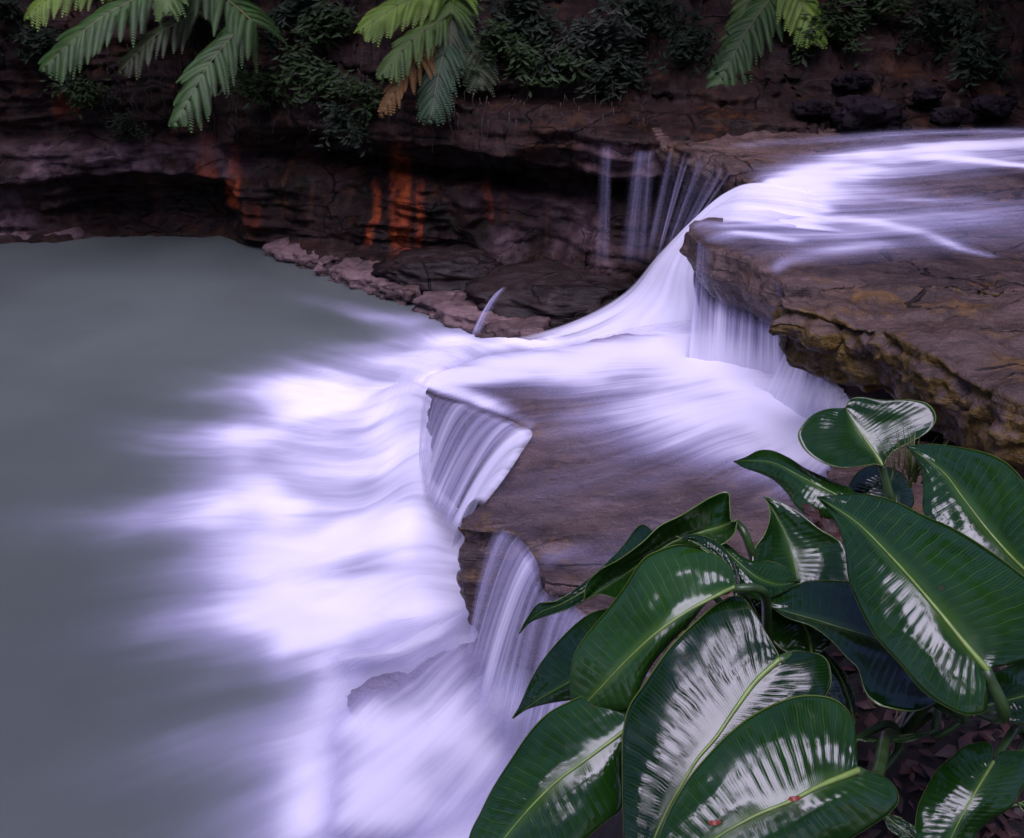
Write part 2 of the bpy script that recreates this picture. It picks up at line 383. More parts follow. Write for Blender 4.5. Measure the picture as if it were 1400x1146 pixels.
step = pts(.97, (1130, 620), (1200, 596), (1290, 596), (1335, 582), (1420, 563), (1700, 560), (1700, 720), (1420, 760), (1260, 740), (1140, 690))
slab('rock_step', step, .5, M['ledge'], 'low purple brown step of rock below the mossy slab', 'rock', voxel=.018, amp=.03, freq=4, inset=-.05, seed=5.2)

# --- middle shelf
shelf_px = [(583, 521), (577, 533), (600, 545), (640, 556), (680, 571), (712, 583), (722, 590), (705, 618), (690, 640), (672, 668), (660, 690), (628, 711), (622, 722), (655, 728), (690, 726),
            (712, 738), (735, 772), (742, 806), (775, 822), (810, 850), (900, 960), (1150, 900), (1300, 640), (1180, 520), (1000, 470), (860, 470), (760, 480), (660, 492)]
shelf_poly = [W(a, b, ZS) for a, b in shelf_px]
def shelfz(x, y): return ZS + .10*ss(.15, .95, x)*ss(3.2, 4.2, y)
sp_ = np.array(shelf_poly); sp_[:, 2] = shelfz(sp_[:, 0], sp_[:, 1])
slab('rock_shelf', sp_, .9, M['shelf'], 'flat mottled purple brown shelf between the two steps of the falls', 'rock shelf', voxel=.017, amp=.028, freq=4, inset=.10, seed=2.4, bulge=-.03)

# --- pale waterline ledge at the cliff foot, in three lengths
def foot(px, w, h, label, seed):
    c = spline([W(a, b, 0) for a, b in px], 60); up = []
    d = np.gradient(c, axis=0); nrm = np.c_[-d[:, 1], d[:, 0]]; nrm /= np.linalg.norm(nrm, axis=1)[:, None]
    if nrm[:, 1].mean() < 0: nrm = -nrm
    prof_ = np.array([(-.06, -.25), (-.02, 0), (0.0, h*.7), (.04, h), (.4, h*1.25), (1, h*1.1), (1.1, -.25)])
    V = []
    for i in range(60):
        for a, b in prof_: V.append([c[i, 0]+nrm[i, 0]*a*w, c[i, 1]+nrm[i, 1]*a*w, b])
    k = len(prof_); V = np.array(V); F = [tuple(f) for f in grid_faces(60, k)]
    F += [(i*k+k-1, (i+1)*k+k-1, (i+1)*k, i*k) for i in range(59)] + [tuple(range(k)), tuple(range(60*k-1, 59*k-1, -1))]
    bm = bmesh.new(); m = bpy.data.meshes.new('t'); m.from_pydata(V.tolist(), [], F); bm.from_mesh(m); bmesh.ops.recalc_face_normals(bm, faces=bm.faces); bm.to_mesh(m); bm.free()
    Vv = [v.co[:] for v in m.vertices]; Ff = [tuple(p.vertices) for p in m.polygons]; bpy.data.meshes.remove(m)
    co, no, fs = remeshed(Vv, Ff, .018)
    co = roughen(co, no, .06, 5.5, seed, .5)
    tag(mesh('waterline_rock', co, fs, M['pale'], loc=(*c[30][:2], 0)), label, 'rock', 'pale rocks along the waterline')
foot([(-120, 328), (0, 329), (60, 328), (110, 325)], .35, .045, 'low pinkish rock lip at the waterline beside the dark cave', 3)
foot([(364, 350), (400, 362), (440, 378)], .30, .09, 'pale pink rock lip at the waterline just past the cave', 14)
foot([(446, 384), (500, 400), (556, 420)], .32, .10, 'pale pink rock lip below the orange iron stains', 25)
foot([(560, 425), (620, 447), (680, 464), (740, 470)], .34, .09, 'pale pink rock lip where the thin spout lands', 36)
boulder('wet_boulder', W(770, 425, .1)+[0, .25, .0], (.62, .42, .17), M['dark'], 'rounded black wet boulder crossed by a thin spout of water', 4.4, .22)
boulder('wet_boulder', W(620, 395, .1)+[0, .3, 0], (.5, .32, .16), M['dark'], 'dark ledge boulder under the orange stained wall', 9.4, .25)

# --- rocks washed by the lower cascade
g = 'rocks in the white water'
boulder('cascade_rock', W(528, 954, .02), (.13, .075, .07), M['foamrock'], 'pitted grey rock breaking the white water', 1.3, .12, 48, g, .35)
boulder('cascade_rock', W(612, 925, .012), (.20, .07, .085), M['foamrock'], 'long grey rock ridge running into the foam below the fall', 6.3, .12, 48, g, .75)
g = 'dark rocks on the far bank'
for k, (px, py, r, lab) in enumerate([(1110, 150, .12, 'small black rock on the far bank, first from the ferns'), (1165, 112, .12, 'bluish rock perched higher on the far bank'),
        (1185, 160, .22, 'wide black boulder at the far edge of the stream'), (1300, 160, .12, 'brownish rock at the far edge of the stream'),
        (1358, 146, .13, 'grey rock above the far stream edge'), (1270, 130, .09, 'small dark rock between two larger ones on the bank')]):
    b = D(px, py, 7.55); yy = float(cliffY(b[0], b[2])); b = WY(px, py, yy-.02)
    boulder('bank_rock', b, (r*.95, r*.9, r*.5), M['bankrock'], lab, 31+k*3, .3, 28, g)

# ------------------------------------------------------------------ water
def water_pool():
    xs = np.concatenate([np.arange(-14, -3.2, .25), np.arange(-3.2, 1.0, .026)]); ys = np.concatenate([np.arange(-1.5, 1.6, .12), np.arange(1.6, 10.4, .03)])
    X, Y = np.meshgrid(xs, ys); P = np.c_[X.ravel(), Y.ravel()]
    O = W(1250, 690, 0)[:2]; d = P-O; r = np.linalg.norm(d, axis=1); th = np.arctan2(d[:, 1], -d[:, 0])
    uv = np.c_[th*2.4+.06*fbm(np.c_[P*1.3, r*0], 2), r]
    st = [pxs(0, [(740, 468, .20, 1), (620, 478, .26, 1), (545, 515, .36, 1), (520, 570, .36, 1), (530, 630, .34, 1)]),
          pxs(0, [(620, 600, .38, 1), (590, 690, .36, 1), (510, 770, .30, .98), (455, 835, .22, .97), (430, 875, .15, .9)]),
          pxs(0, [(600, 790, .24, .95), (560, 840, .18, .85), (530, 880, .12, .5)]),
          pxs(0, [(560, 440, .14, .55), (490, 428, .13, .25), (420, 410, .12, .08)]),
          pxs(0, [(470, 530, .25, .75), (370, 535, .2, .3), (280, 545, .16, .08)]), pxs(0, [(440, 590, .2, .7), (330, 600, .2, .35), (220, 610, .16, .10)]),
          pxs(0, [(430, 840, .14, .75), (330, 850, .15, .32), (230, 855, .13, .1)]), pxs(0, [(440, 1000, .14, .6), (350, 1010, .12, .35), (260, 1015, .1, .1)]),
          pxs(0, [(480, 690, .28, .85), (400, 698, .26, .62), (320, 702, .2, .42), (220, 704, .17, .14)]),
          pxs(0, [(460, 850, .07, .8), (458, 930, .07, .75), (452, 1000, .08, .85), (440, 1080, .11, .8), (450, 1200, .13, .8)]),
          pxs(0, [(680, 960, .16, .8), (600, 1010, .13, .7), (530, 1050, .12, .6)]),
          pxs(0, [(700, 1060, .2, .8), (620, 1100, .13, .7), (640, 1200, .2, .7)]),
          pxs(0, [(640, 880, .08, .8), (560, 905, .05, .75), (500, 925, .045, .7), (460, 920, .06, .6)]),
          pxs(0, [(500, 540, .40, .60), (455, 640, .44, .54), (425, 740, .42, .54), (410, 820, .32, .48)]),
          pxs(0, [(600, 860, .2, .4), (520, 960, .25, .40), (560, 1100, .22, .40)])]
    th1 = th*2.4
    ln = .38 + .12*ss(-.30, .40, fbm(np.c_[th1*3.0, r*0+1, r*.25], 3, .6)) + .04*fbm(np.c_[th1*16, r*0+2, r*.5], 3, .7)
    for a0, w0, g0 in ((W(250, 702, 0)[:2], .06, .18), (W(250, 582, 0)[:2], .05, .15), (W(250, 850, 0)[:2], .06, .12)):
        q = a0-O; ta = math.atan2(q[1], -q[0]); ln += g0*np.exp(-((th-ta)/w0)**2)
    ln = np.clip(ln*.60, .06, .8)
    f = np.zeros(len(P)); wsum = np.zeros(len(P)); dirn = d/np.maximum(r, 1e-6)[:, None]
    for k in range(38):
        sh = k*.045
        wk = np.exp(-sh/ln); f += strokes(P-dirn*sh, st)*wk; wsum += wk
    f = 1-(1-strokes(P, st))*(1-np.clip(f/wsum*.92, 0, 1))
    f = f*(1-.20*ss(-.15, .5, fbm(np.c_[th1*2.4, r*1.1, r*0], 2)) - .10*ss(-.1, .4, fbm(np.c_[th1*9, r*1.2, r*0+3], 3)))
    f = f*(1-.30*ss(-.25, .5, fbm(np.c_[P*1.7, r*0+9], 2)))
    f = np.clip(f, 0, 1)
    hs = [pxs(0, [(560, 560, .20, .16), (590, 660, .20, .20), (560, 740, .18, .12)]), pxs(0, [(560, 820, .18, .08), (470, 800, .2, .03)]),
          pxs(0, [(700, 480, .2, .05), (600, 490, .2, .05)]), pxs(0, [(390, 690, .12, .07)]), pxs(0, [(690, 950, .16, .004), (700, 1080, .2, .004)]),
          pxs(0, [(455, 900, .10, .003), (450, 1050, .12, .003)])]
    z = strokes(P, hs) + .012*f*fbm(np.c_[P*5, r*0], 3) + .018*f*fbm(np.c_[P*1.8, r*0+7], 2)
    n, m = X.shape
    tag(mesh('water', np.c_[P, z], grid_faces(n, m), M['pool'], loc=(0, 0, 0), uv=uv, attrs={'foam': f}), kind='structure')
water_pool()

def film(name, poly, zf, st, res, uvf, mat, edge=.06, lift=.02, base=0., kind='structure', holes=None):
    poly = np.asarray(poly); x0, y0 = poly[:, :2].min(0)-.03; x1, y1 = poly[:, :2].max(0)+.03
    xs = np.arange(x0, x1+res, res); ys = np.arange(y0, y1+res, res)
    X, Y = np.meshgrid(xs, ys); P = np.c_[X.ravel(), Y.ravel()]
    sd = poly_sd(P, poly) + .03
    f = strokes(P, st, base)*ss(0, edge, sd)
    if holes: f = f*(1-strokes(P, holes))
    f = np.clip(f*(1+.2*fbm(np.c_[P*3, P[:, :1]*0], 3)), 0, 1)
    z = zf(P[:, 0], P[:, 1]) + lift*(.3+.7*ss(0, .10, sd)) + .012*f*fbm(np.c_[P*3, P[:, :1]*0+4], 2)
    q = grid_faces(*X.shape); keep = (f[q] > .004).any(1); q = q[keep]
    used = np.unique(q); re = np.full(len(P), -1); re[used] = np.arange(len(used))
    return tag(mesh(name, np.c_[P, z][used], re[q], mat, loc=(0, 0, 0), uv=uvf(P)[used], attrs={'foam': f[used]}), kind=kind)

def uv_shelf(P):
    O = W(1250, 560, ZS)[:2]; d = P-O; r = np.linalg.norm(d, axis=1); th = np.arctan2(d[:, 1], -d[:, 0])
    return np.c_[th*1.5 + .05*fbm(np.c_[P*2, r*0], 2), r]
film('shelf_water', shelf_poly, shelfz,
     [pxs(.66, [(960, 500, .32, 1), (900, 490, .26, 1), (780, 492, .24, 1), (680, 500, .20, 1), (610, 514, .12, .95)]),
      pxs(.68, [(950, 520, .2, .9), (1030, 545, .22, .95), (1100, 560, .22, .97), (1160, 590, .2, .9)]),
      pxs(.66, [(1060, 590, .18, .9), (980, 585, .14, .8), (890, 570, .14, .55), (800, 560, .13, .3)]),
      pxs(.64, [(1080, 630, .18, .75), (1000, 625, .14, .45), (920, 610, .13, .22)]),
      pxs(.62, [(590, 532, .07, .9), (630, 545, .07, .85), (680, 566, .06, .7), (715, 585, .04, .6)]),
      pxs(.62, [(690, 735, .06, .2), (760, 770, .06, .3), (830, 770, .09, .25), (900, 740, .1, .12)]),
      pxs(.62, [(800, 520, .28, .62), (950, 560, .28, .5), (1050, 650, .25, .42), (800, 590, .28, .28), (900, 650, .3, .2), (760, 680, .28, .16)])],
     .016, uv_shelf, M['veil'], .055, .048)
def uv_up(P):
    w = .25*fbm(np.c_[P*.8, P[:, :1]*0], 2)
    return np.c_[P[:, 1]*1.0 + .28*np.sin(P[:, 0]*1.1+.5) + w*.35, P[:, 0]]
up_poly = list(ledge_poly)
film('stream_water', up_poly, lambda x, y: ZP+0*x,
     [pxs(ZP, [(1500, 200, .10, .9), (1400, 207, .13, .97), (1320, 212, .13, .85), (1230, 218, .12, .6), (1150, 232, .12, .55), (1100, 252, .14, .8), (1070, 272, .16, 1)]),
      pxs(ZP, [(1450, 250, .06, .7), (1390, 240, .07, .95), (1320, 232, .07, .7), (1240, 225, .07, .35)]),
      pxs(ZP, [(1180, 245, .09, .6), (1120, 262, .10, .75), (1080, 285, .14, 1), (1120, 305, .06, .8)]),
      pxs(ZP, [(1400, 192, .10, .5), (1250, 195, .12, .35), (1100, 205, .12, .22), (1020, 212, .1, .2)]),
      pxs(ZP, [(1330, 289, .06, .2), (1275, 291, .06, .5), (1220, 288, .06, .2)]),
      pxs(ZP, [(1100, 318, .05, .8), (1050, 322, .05, .6), (990, 325, .05, .4), (955, 320, .04, .35)]),
      pxs(ZP, [(1080, 345, .05, .6), (1010, 338, .05, .45)]),
      pxs(ZP, [(1350, 368, .03, .3), (1310, 358, .035, .4), (1265, 338, .05, .45), (1200, 322, .06, .65), (1150, 318, .06, .6), (1110, 318, .06, .7)]),
      pxs(ZP, [(1200, 350, .07, .35), (1110, 365, .07, .35), (1060, 378, .05, .4)]),
      pxs(ZP, [(1500, 215, .5, .50), (1300, 225, .45, .60), (1170, 248, .36, .66), (1090, 285, .30, .62)]), pxs(ZP, [(1420, 310, .4, .36), (1250, 315, .4, .52), (1100, 340, .30, .52), (1010, 335, .2, .42)])],
     .022, uv_up, M['veil'], .05, .055)

def fall(name, top, bot, label, mat, out=.0, n=90, m=40, f0=.5, f1=.95, side=.08, group=None, lip=0.05, gap=None, pw=2.0, seed=0, kind=None, kw=1.0, foot0=.78, tp=.8):
    """a curtain from the lip polyline 'top' to the landing polyline 'bot': the water leaves level and drops in an arc"""
    a, b = spline(top, n), spline(bot, n)
    L = np.concatenate([[0], np.cumsum(np.linalg.norm(np.diff(a, axis=0), axis=1))])
    V, uv, f = [], [], []
    jit = .014*fbm(np.c_[L*9, L*0, L*0+seed], 3)
    dens = ss(-.35, .35, fbm(np.c_[L*5, L*0+seed, L*0], 3))
    for j in range(m):
        t = j/(m-1); h = t**(1/ pw) if pw > 1 else t
        p = a + (b-a)*t
        p[:, 2] = a[:, 2] + (b[:, 2]-a[:, 2])*t**1.0
        hx = t**.62 if out else t                     # horizontal run leads the drop
        p[:, :2] = a[:, :2] + (b[:, :2]-a[:, :2])*hx
        nrm = b[:, :2]-a[:, :2]; nrm = nrm/np.maximum(np.linalg.norm(nrm, axis=1), 1e-6)[:, None]
        p[:, :2] += nrm*(jit*math.sin(math.pi*min(1, t*1.0)))[:, None]*1.5
        V.append(p); uv.append(np.c_[L*kw, np.full(n, t*np.linalg.norm(b-a, axis=1).mean())])
        e = ss(0, side, np.linspace(0, 1, n))*ss(1, 1-side, np.linspace(0, 1, n))
        ff = (f0+(f1-f0)*t**tp)*(.72+.28*dens + .28*(1-dens)*t)*ss(-.03, .03, t)*e*ss(1, foot0, t)
        if gap: ff = ff*gap(np.linspace(0, 1, n), t)
        f.append(ff)
    o = mesh(name, np.vstack(V), grid_faces(m, n), mat, loc=b[n//2], uv=np.vstack(uv), attrs={'foam': np.concatenate(f)})
    return tag(o, label, 'waterfall', group, kind)
def PZ(*a): return [W(x, y, z) for x, y, z in a]
# shelf edge, first curtain (combed strands) and the second one nearer to us
fall('waterfall', PZ((574, 532, .625), (600, 543, .63), (640, 553, .63), (680, 568, .63), (708, 580, .63), (724, 590, .63)),
     PZ((572, 640, .15), (577, 690, .12), (585, 712, .10), (596, 726, .10), (606, 736, .10), (622, 735, .12)),
     'combed lilac curtain of water curling off the left corner of the middle shelf', M['fall'], out=1, f0=.60, f1=.70, side=.13, seed=1, foot0=.72)
fall('waterfall', PZ((708, 580, .635), (728, 592, .635), (712, 620, .635), (698, 642, .635), (676, 672, .635), (655, 697, .63)),
     PZ((606, 735, .10), (622, 736, .10), (630, 740, .10), (628, 745, .10), (622, 752, .10), (614, 757, .1)),
     'thin bright white sheet sliding down between the combed curtain and the shelf corner', M['chute'], out=1, n=50, f0=.9, f1=.97, side=.1, seed=2)
fall('waterfall', PZ((662, 726, .625), (690, 725, .625), (713, 738, .625), (735, 770, .625), (743, 806, .625), (775, 822, .625), (815, 852, .625), (870, 900, .62), (930, 965, .60)),
     PZ((628, 930, .12), (632, 985, .08), (645, 1020, .06), (668, 1050, .06), (690, 1080, .06), (715, 1110, .06), (750, 1140, .06), (800, 1180, .06), (880, 1240, .05)),
     'blue lilac strands arching off the near edge of the middle shelf beside the arum leaves', M['fall'], out=1, n=130, f0=.54, f1=.66, side=.08, seed=3, foot0=.45)
# curtains under the square corner
fall('waterfall', PZ((948, 322, 1.215), (968, 338, 1.21), (1010, 353, 1.21), (1050, 375, 1.21), (1075, 392, 1.21)),
     PZ((930, 508, .66), (955, 516, .66), (1000, 524, .66), (1045, 533, .66), (1080, 543, .66)),
     'thin see-through curtain trickling over the jutting square corner', M['fall'], n=110, f0=.40, f1=1.05, side=.12, seed=5, foot0=.985, tp=1.8, gap=lambda s, t: np.clip(.10+.9*np.exp(-((s-.14)/.10)**2)+.8*np.exp(-((s-.93)/.07)**2)+1.0*ss(.28, .52, t), 0, 1.15))
fall('waterfall', PZ((1062, 440, 1.0), (1085, 470, .96), (1115, 505, .93), (1150, 535, .92), (1190, 550, .92)),
     PZ((1000, 555, .64), (1040, 570, .64), (1085, 590, .64), (1130, 610, .64), (1180, 630, .64)),
     'soft misty white skirt of water pouring from under the mossy slab', M['chute'], n=90, f0=.50, f1=1.08, side=.3, seed=6, kw=2., foot0=.985, tp=1.4)
# little strands over the back wall
def strand(px, y0, y1, w, Yo, label, f0=.5, f1=.5, seed=0, lean=0):
    c = WY(px, y0, Yo); e = WY(px+lean, y1, Yo-.08)
    fall('waterfall', [c+[-w, 0, 0], c, c+[w, .02, 0]], [e+[-w*1.5, 0, 0], e, e+[w*1.5, 0, 0]], label, M['fall'], n=30, m=40, f0=f0, f1=f1, side=.35, group='thin strands over the back wall', seed=seed)
strand(828, 200, 376, .05, 6.80, 'faint thread of water on the back wall, farthest from the main chute', .30, .30, 11, -6)
strand(880, 206, 372, .09, 6.72, 'narrow split strand of water below the rounded block of the back wall', .36, .32, 12, -16)
fall('waterfall', PZ((903, 193, 1.19), (935, 207, 1.205), (968, 217, 1.21), (995, 227, 1.215), (1014, 240, 1.215)), PZ((866, 372, .45), (888, 378, .50), (905, 366, .62), (922, 345, .75), (940, 312, .90)),
     'feathery white strands dropping beside the top of the main chute', M['fall'], n=120, f0=.22, f1=.46, side=.25, seed=13, foot0=.6, gap=lambda s, t: (.45+.7*ss(-.2, .35, fbm(np.c_[s*12, s*0, s*0+2], 3)))*ss(0, .12+.25*ss(-.2, .4, fbm(np.c_[s*14, s*0, s*0+5], 2)).clip(0, 1), np.full_like(s, t)+.05))
fall('waterfall', PZ((697, 392, .27), (688, 393, .27), (681, 397, .27)), PZ((660, 462, .04), (648, 464, .04), (636, 466, .04)),
     'single thin spout arching from the black boulder onto pale rock', M['fall'], out=1, n=24, f0=.62, f1=.5, side=.4, seed=15)

# the main chute: lofted between its far and its near bank
def chute():
    far = PZ((1135, 264, 1.272), (1040, 250, 1.245), (992, 262, 1.13), (945, 302, .95), (898, 350, .72), (852, 402, .45), (785, 438, .2), (705, 462, .06), (620, 470, .02))
    near_ = PZ((1180, 322, 1.272), (1070, 311, 1.25), (1000, 306, 1.225), (965, 320, 1.06), (950, 380, .86), (960, 450, .74), (915, 500, .70), (820, 515, .67), (700, 512, .66))
    n, m = 120, 44
    a, b = spline(far, n), spline(near_, n)
    V, uv, f = [], [], []
    L = np.linspace(0, 3.6, n)
    for j in range(m):
        t = j/(m-1); p = a+(b-a)*t
        p[:, 2] += .02*math.sin(math.pi*t)*np.sin(np.pi*np.linspace(0, 1, n))**2
        p[:, 2] += .02*fbm(np.c_[L*0+t*5, L*.8, L*0], 2)
        k = np.linspace(0, 1, n)
        ff = ss(0, .08, t)*ss(1, .95, t)*ss(0, .09, k)*ss(1, .72, k)
        ff = ff*(.86+.14*ss(.2, .45, k))*(1-.28*ss(.0, .45, fbm(np.c_[t*5+0*k, k*1.6, 0*k+3], 3)))
        ff = ff*(1-.35*ss(.35, .0, t)*ss(.25, .4, k))
        V.append(p); uv.append(np.c_[np.full(n, t*1.1), L]); f.append(ff)
    o = mesh('waterfall', np.vstack(V), grid_faces(m, n), M['chute'], loc=a[n//2], uv=np.vstack(uv), attrs={'foam': np.concatenate(f)})
    tag(o, 'broad bright white main chute pouring from the upper stream behind the square corner', 'waterfall')
chute()
# foam spilling off the far end of the shelf into the pool
fall('waterfall', PZ((690, 490, .66), (640, 498, .65), (600, 512, .645), (572, 530, .64)), PZ((600, 480, .10), (545, 510, .08), (520, 560, .08), (545, 640, .10)),
     'soft white spill rounding the far corner of the middle shelf into the pool', M['chute'], out=1, n=60, f0=.55, f1=.75, side=.45, seed=21, foot0=.35)

def lower_veil():
    poly = [W(a, b, .05) for a, b in ((400, 850), (560, 815), (650, 830), (770, 960), (840, 1190), (390, 1190), (400, 1000))]
    hs = [pxs(0, [(508, 960, .17, .135), (560, 945, .13, .12), (612, 925, .17, .125), (660, 880, .14, .13)]), pxs(0, [(540, 1120, .17, .065)]), pxs(0, [(530, 880, .2, .06)])]
    zf = lambda x, y: .022 + strokes(np.c_[x, y], hs)
    O = W(900, 760, 0)[:2]
    def uvf(P):
        d = P-O; r = np.linalg.norm(d, axis=1); return np.c_[np.arctan2(d[:, 1], -d[:, 0])*1.6, r]
    film('cascade_water', poly, zf, [pxs(0, [(640, 870, .15, .75), (560, 905, .10, .8), (480, 920, .10, .8)]), pxs(0, [(560, 860, .2, .5), (600, 1000, .2, .62), (500, 1020, .2, .62)]),
        pxs(0, [(640, 1050, .2, .65), (560, 1080, .2, .6), (480, 1090, .2, .65)]), pxs(0, [(560, 1150, .24, .62), (520, 1120, .22, .66)]), pxs(0, [(520, 958, .2, .46), (600, 920, .2, .55)])], .02, uvf, M['veil'], .28, .01, holes=[pxs(.08, [(485, 962, .06, .5), (520, 950, .07, .65), (575, 930, .05, .5), (640, 890, .05, .4)]), pxs(.05, [(500, 870, .10, .45), (590, 840, .09, .4)])])
lower_veil()
# ------------------------------------------------------------------ plants: materials
def leaf_mat(name, g1, g2, vein, N=26, edge=(.12, .17, .04)):
    t = NT(name); uv = t.n('UVMap').outputs[0]; sx = t.n('SeparateXYZ'); t.put(sx.inputs[0], uv)
    a = t.math('ABSOLUTE', t.math('SUBTRACT', t.math('MULTIPLY', sx.outputs[0], 2), 1)); s = sx.outputs[1]
    co = t.n('TexCoord').outputs['Object']
    wob = t.math('MULTIPLY', t.noise(co, 14, 2), .9)
    ph = t.math('ADD', t.math('MULTIPLY', s, N), wob)
    tri = t.math('PINGPONG', ph, .5)                                   # 0..0.5
    line = t.ramp(tri, .09, .0)
    line2 = t.ramp(t.math('PINGPONG', t.math('MULTIPLY', ph, 4), .5), .2, .0)
    fade = t.math('MULTIPLY', t.math('MULTIPLY', t.ramp(a, .02, .32), t.ramp(a, 1.0, .72)), t.ramp(t.noise(co, 9, 3), .3, .65, .25, 1))
    col = t.mix(t.ramp(t.noise(co, 11, 4, .6), .3, .7), g1, g2)
    col = t.mix(t.math('MULTIPLY', t.math('MULTIPLY', line, fade), .26), col, vein)
    col = t.mix(t.math('MULTIPLY', line2, .10), col, vein)
    col = t.mix(t.ramp(a, .22, .0, 0, .35), col, vein)
    col = t.mix(t.ramp(a, .982, .990), col, edge)
    spot = t.math('MULTIPLY', t.ramp(t.noise(co, 62, 2, .4), .735, .76), t.ramp(t.noise(co, 7, 2), .5, .6))
    col = t.mix(spot, col, (.045, .028, .008))
    pl = t.math('COSINE', t.math('MULTIPLY', ph, 2*math.pi))
    h = t.math('ADD', t.math('MULTIPLY', t.math('MULTIPLY', pl, fade), -.5), t.math('ADD', t.math('MULTIPLY', line2, -.22), t.math('MULTIPLY', t.noise(co, 38, 3), .55)))
    nrm = t.bump(h, .09, .004); nrm = t.bump(t.noise(co, 420, 2), .06, .0005, nrm)
    ro = t.ramp(t.noise(co, 20, 4, .7), .35, .7, .09, .18)
    b = t.n('BsdfPrincipled', i_Base_Color=col, i_Roughness=ro, i_Normal=nrm, i_IOR=1.54)
    b.inputs['Specular IOR Level'].default_value = .5
    tr = t.n('BsdfTranslucent', i_Color=t.mix(.5, col, (.10, .22, .02)))
    mx = t.n('MixShader'); mx.inputs[0].default_value = .10; t.put(mx.inputs[1], b); t.put(mx.inputs[2], tr)
    return t.done(mx)
def plain(name, c, rough=.5, vary=.5, sc=20, trans=0., spec=.5):
    t = NT(name); co = t.n('TexCoord').outputs['Object']
    col = t.mix(t.ramp(t.noise(co, sc, 4, .65), .32, .68), c, tuple(x*(1-vary) for x in c))
    b = t.n('BsdfPrincipled', i_Base_Color=col, i_Roughness=rough); b.inputs['Specular IOR Level'].default_value = spec
    if not trans: return t.done(b)
    tr = t.n('BsdfTranslucent', i_Color=col); mx = t.n('MixShader'); mx.inputs[0].default_value = trans
    t.put(mx.inputs[1], b); t.put(mx.inputs[2], tr); return t.done(mx)
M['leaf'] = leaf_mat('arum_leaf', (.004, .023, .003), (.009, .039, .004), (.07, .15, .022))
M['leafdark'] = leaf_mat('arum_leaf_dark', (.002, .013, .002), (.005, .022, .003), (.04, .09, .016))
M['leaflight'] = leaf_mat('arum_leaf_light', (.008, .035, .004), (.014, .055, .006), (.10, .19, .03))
M['rib'] = plain('leaf_midrib', (.17, .26, .05), .35, .35, 30)
M['ribdark'] = plain('leaf_midrib_dark', (.10, .17, .04), .35, .35, 30)
M['stalk'] = plain('leaf_stalk', (.035, .075, .018), .35, .5, 25)
M['petal'] = plain('fallen_petal', (.22, .035, .014), .5, .4, 90)
M['soil'] = rock_mat('leaf_litter_soil', (.014, .008, .007), (.006, .0035, .003), (.03, .011, .006), .45, rough=(.6, .9), strata=0)
M['twig'] = plain('twig', (.13, .09, .06), .7, .5, 40)
M['litter'] = plain('dead_leaf', (.055, .016, .010), .6, .6, 30)
M['grass'] = plain('grass_blade', (.10, .13, .03), .5, .5, 30, .2)

def tube(pts_, rad, k=8, cap=True):
    P = np.asarray(pts_, float); n = len(P); T = np.gradient(P, axis=0); T /= np.linalg.norm(T, axis=1)[:, None]
    up = np.array([0, 0, 1.]) if abs(T[0, 2]) < .9 else np.array([1., 0, 0])
    V = []; 
    for i in range(n):
        s = np.cross(T[i], up); s /= max(np.linalg.norm(s), 1e-6); u = np.cross(s, T[i]); up = u
        r = rad if np.isscalar(rad) else rad[i]
        for j in range(k):
            a = 2*math.pi*j/k; V.append(P[i] + r*(math.cos(a)*s+math.sin(a)*u))
    F = [(i*k+j, i*k+(j+1) % k, (i+1)*k+(j+1) % k, (i+1)*k+j) for i in range(n-1) for j in range(k)]
    if cap: F += [tuple(range(k-1, -1, -1)), tuple((n-1)*k+j for j in range(k))]
    return np.array(V), F

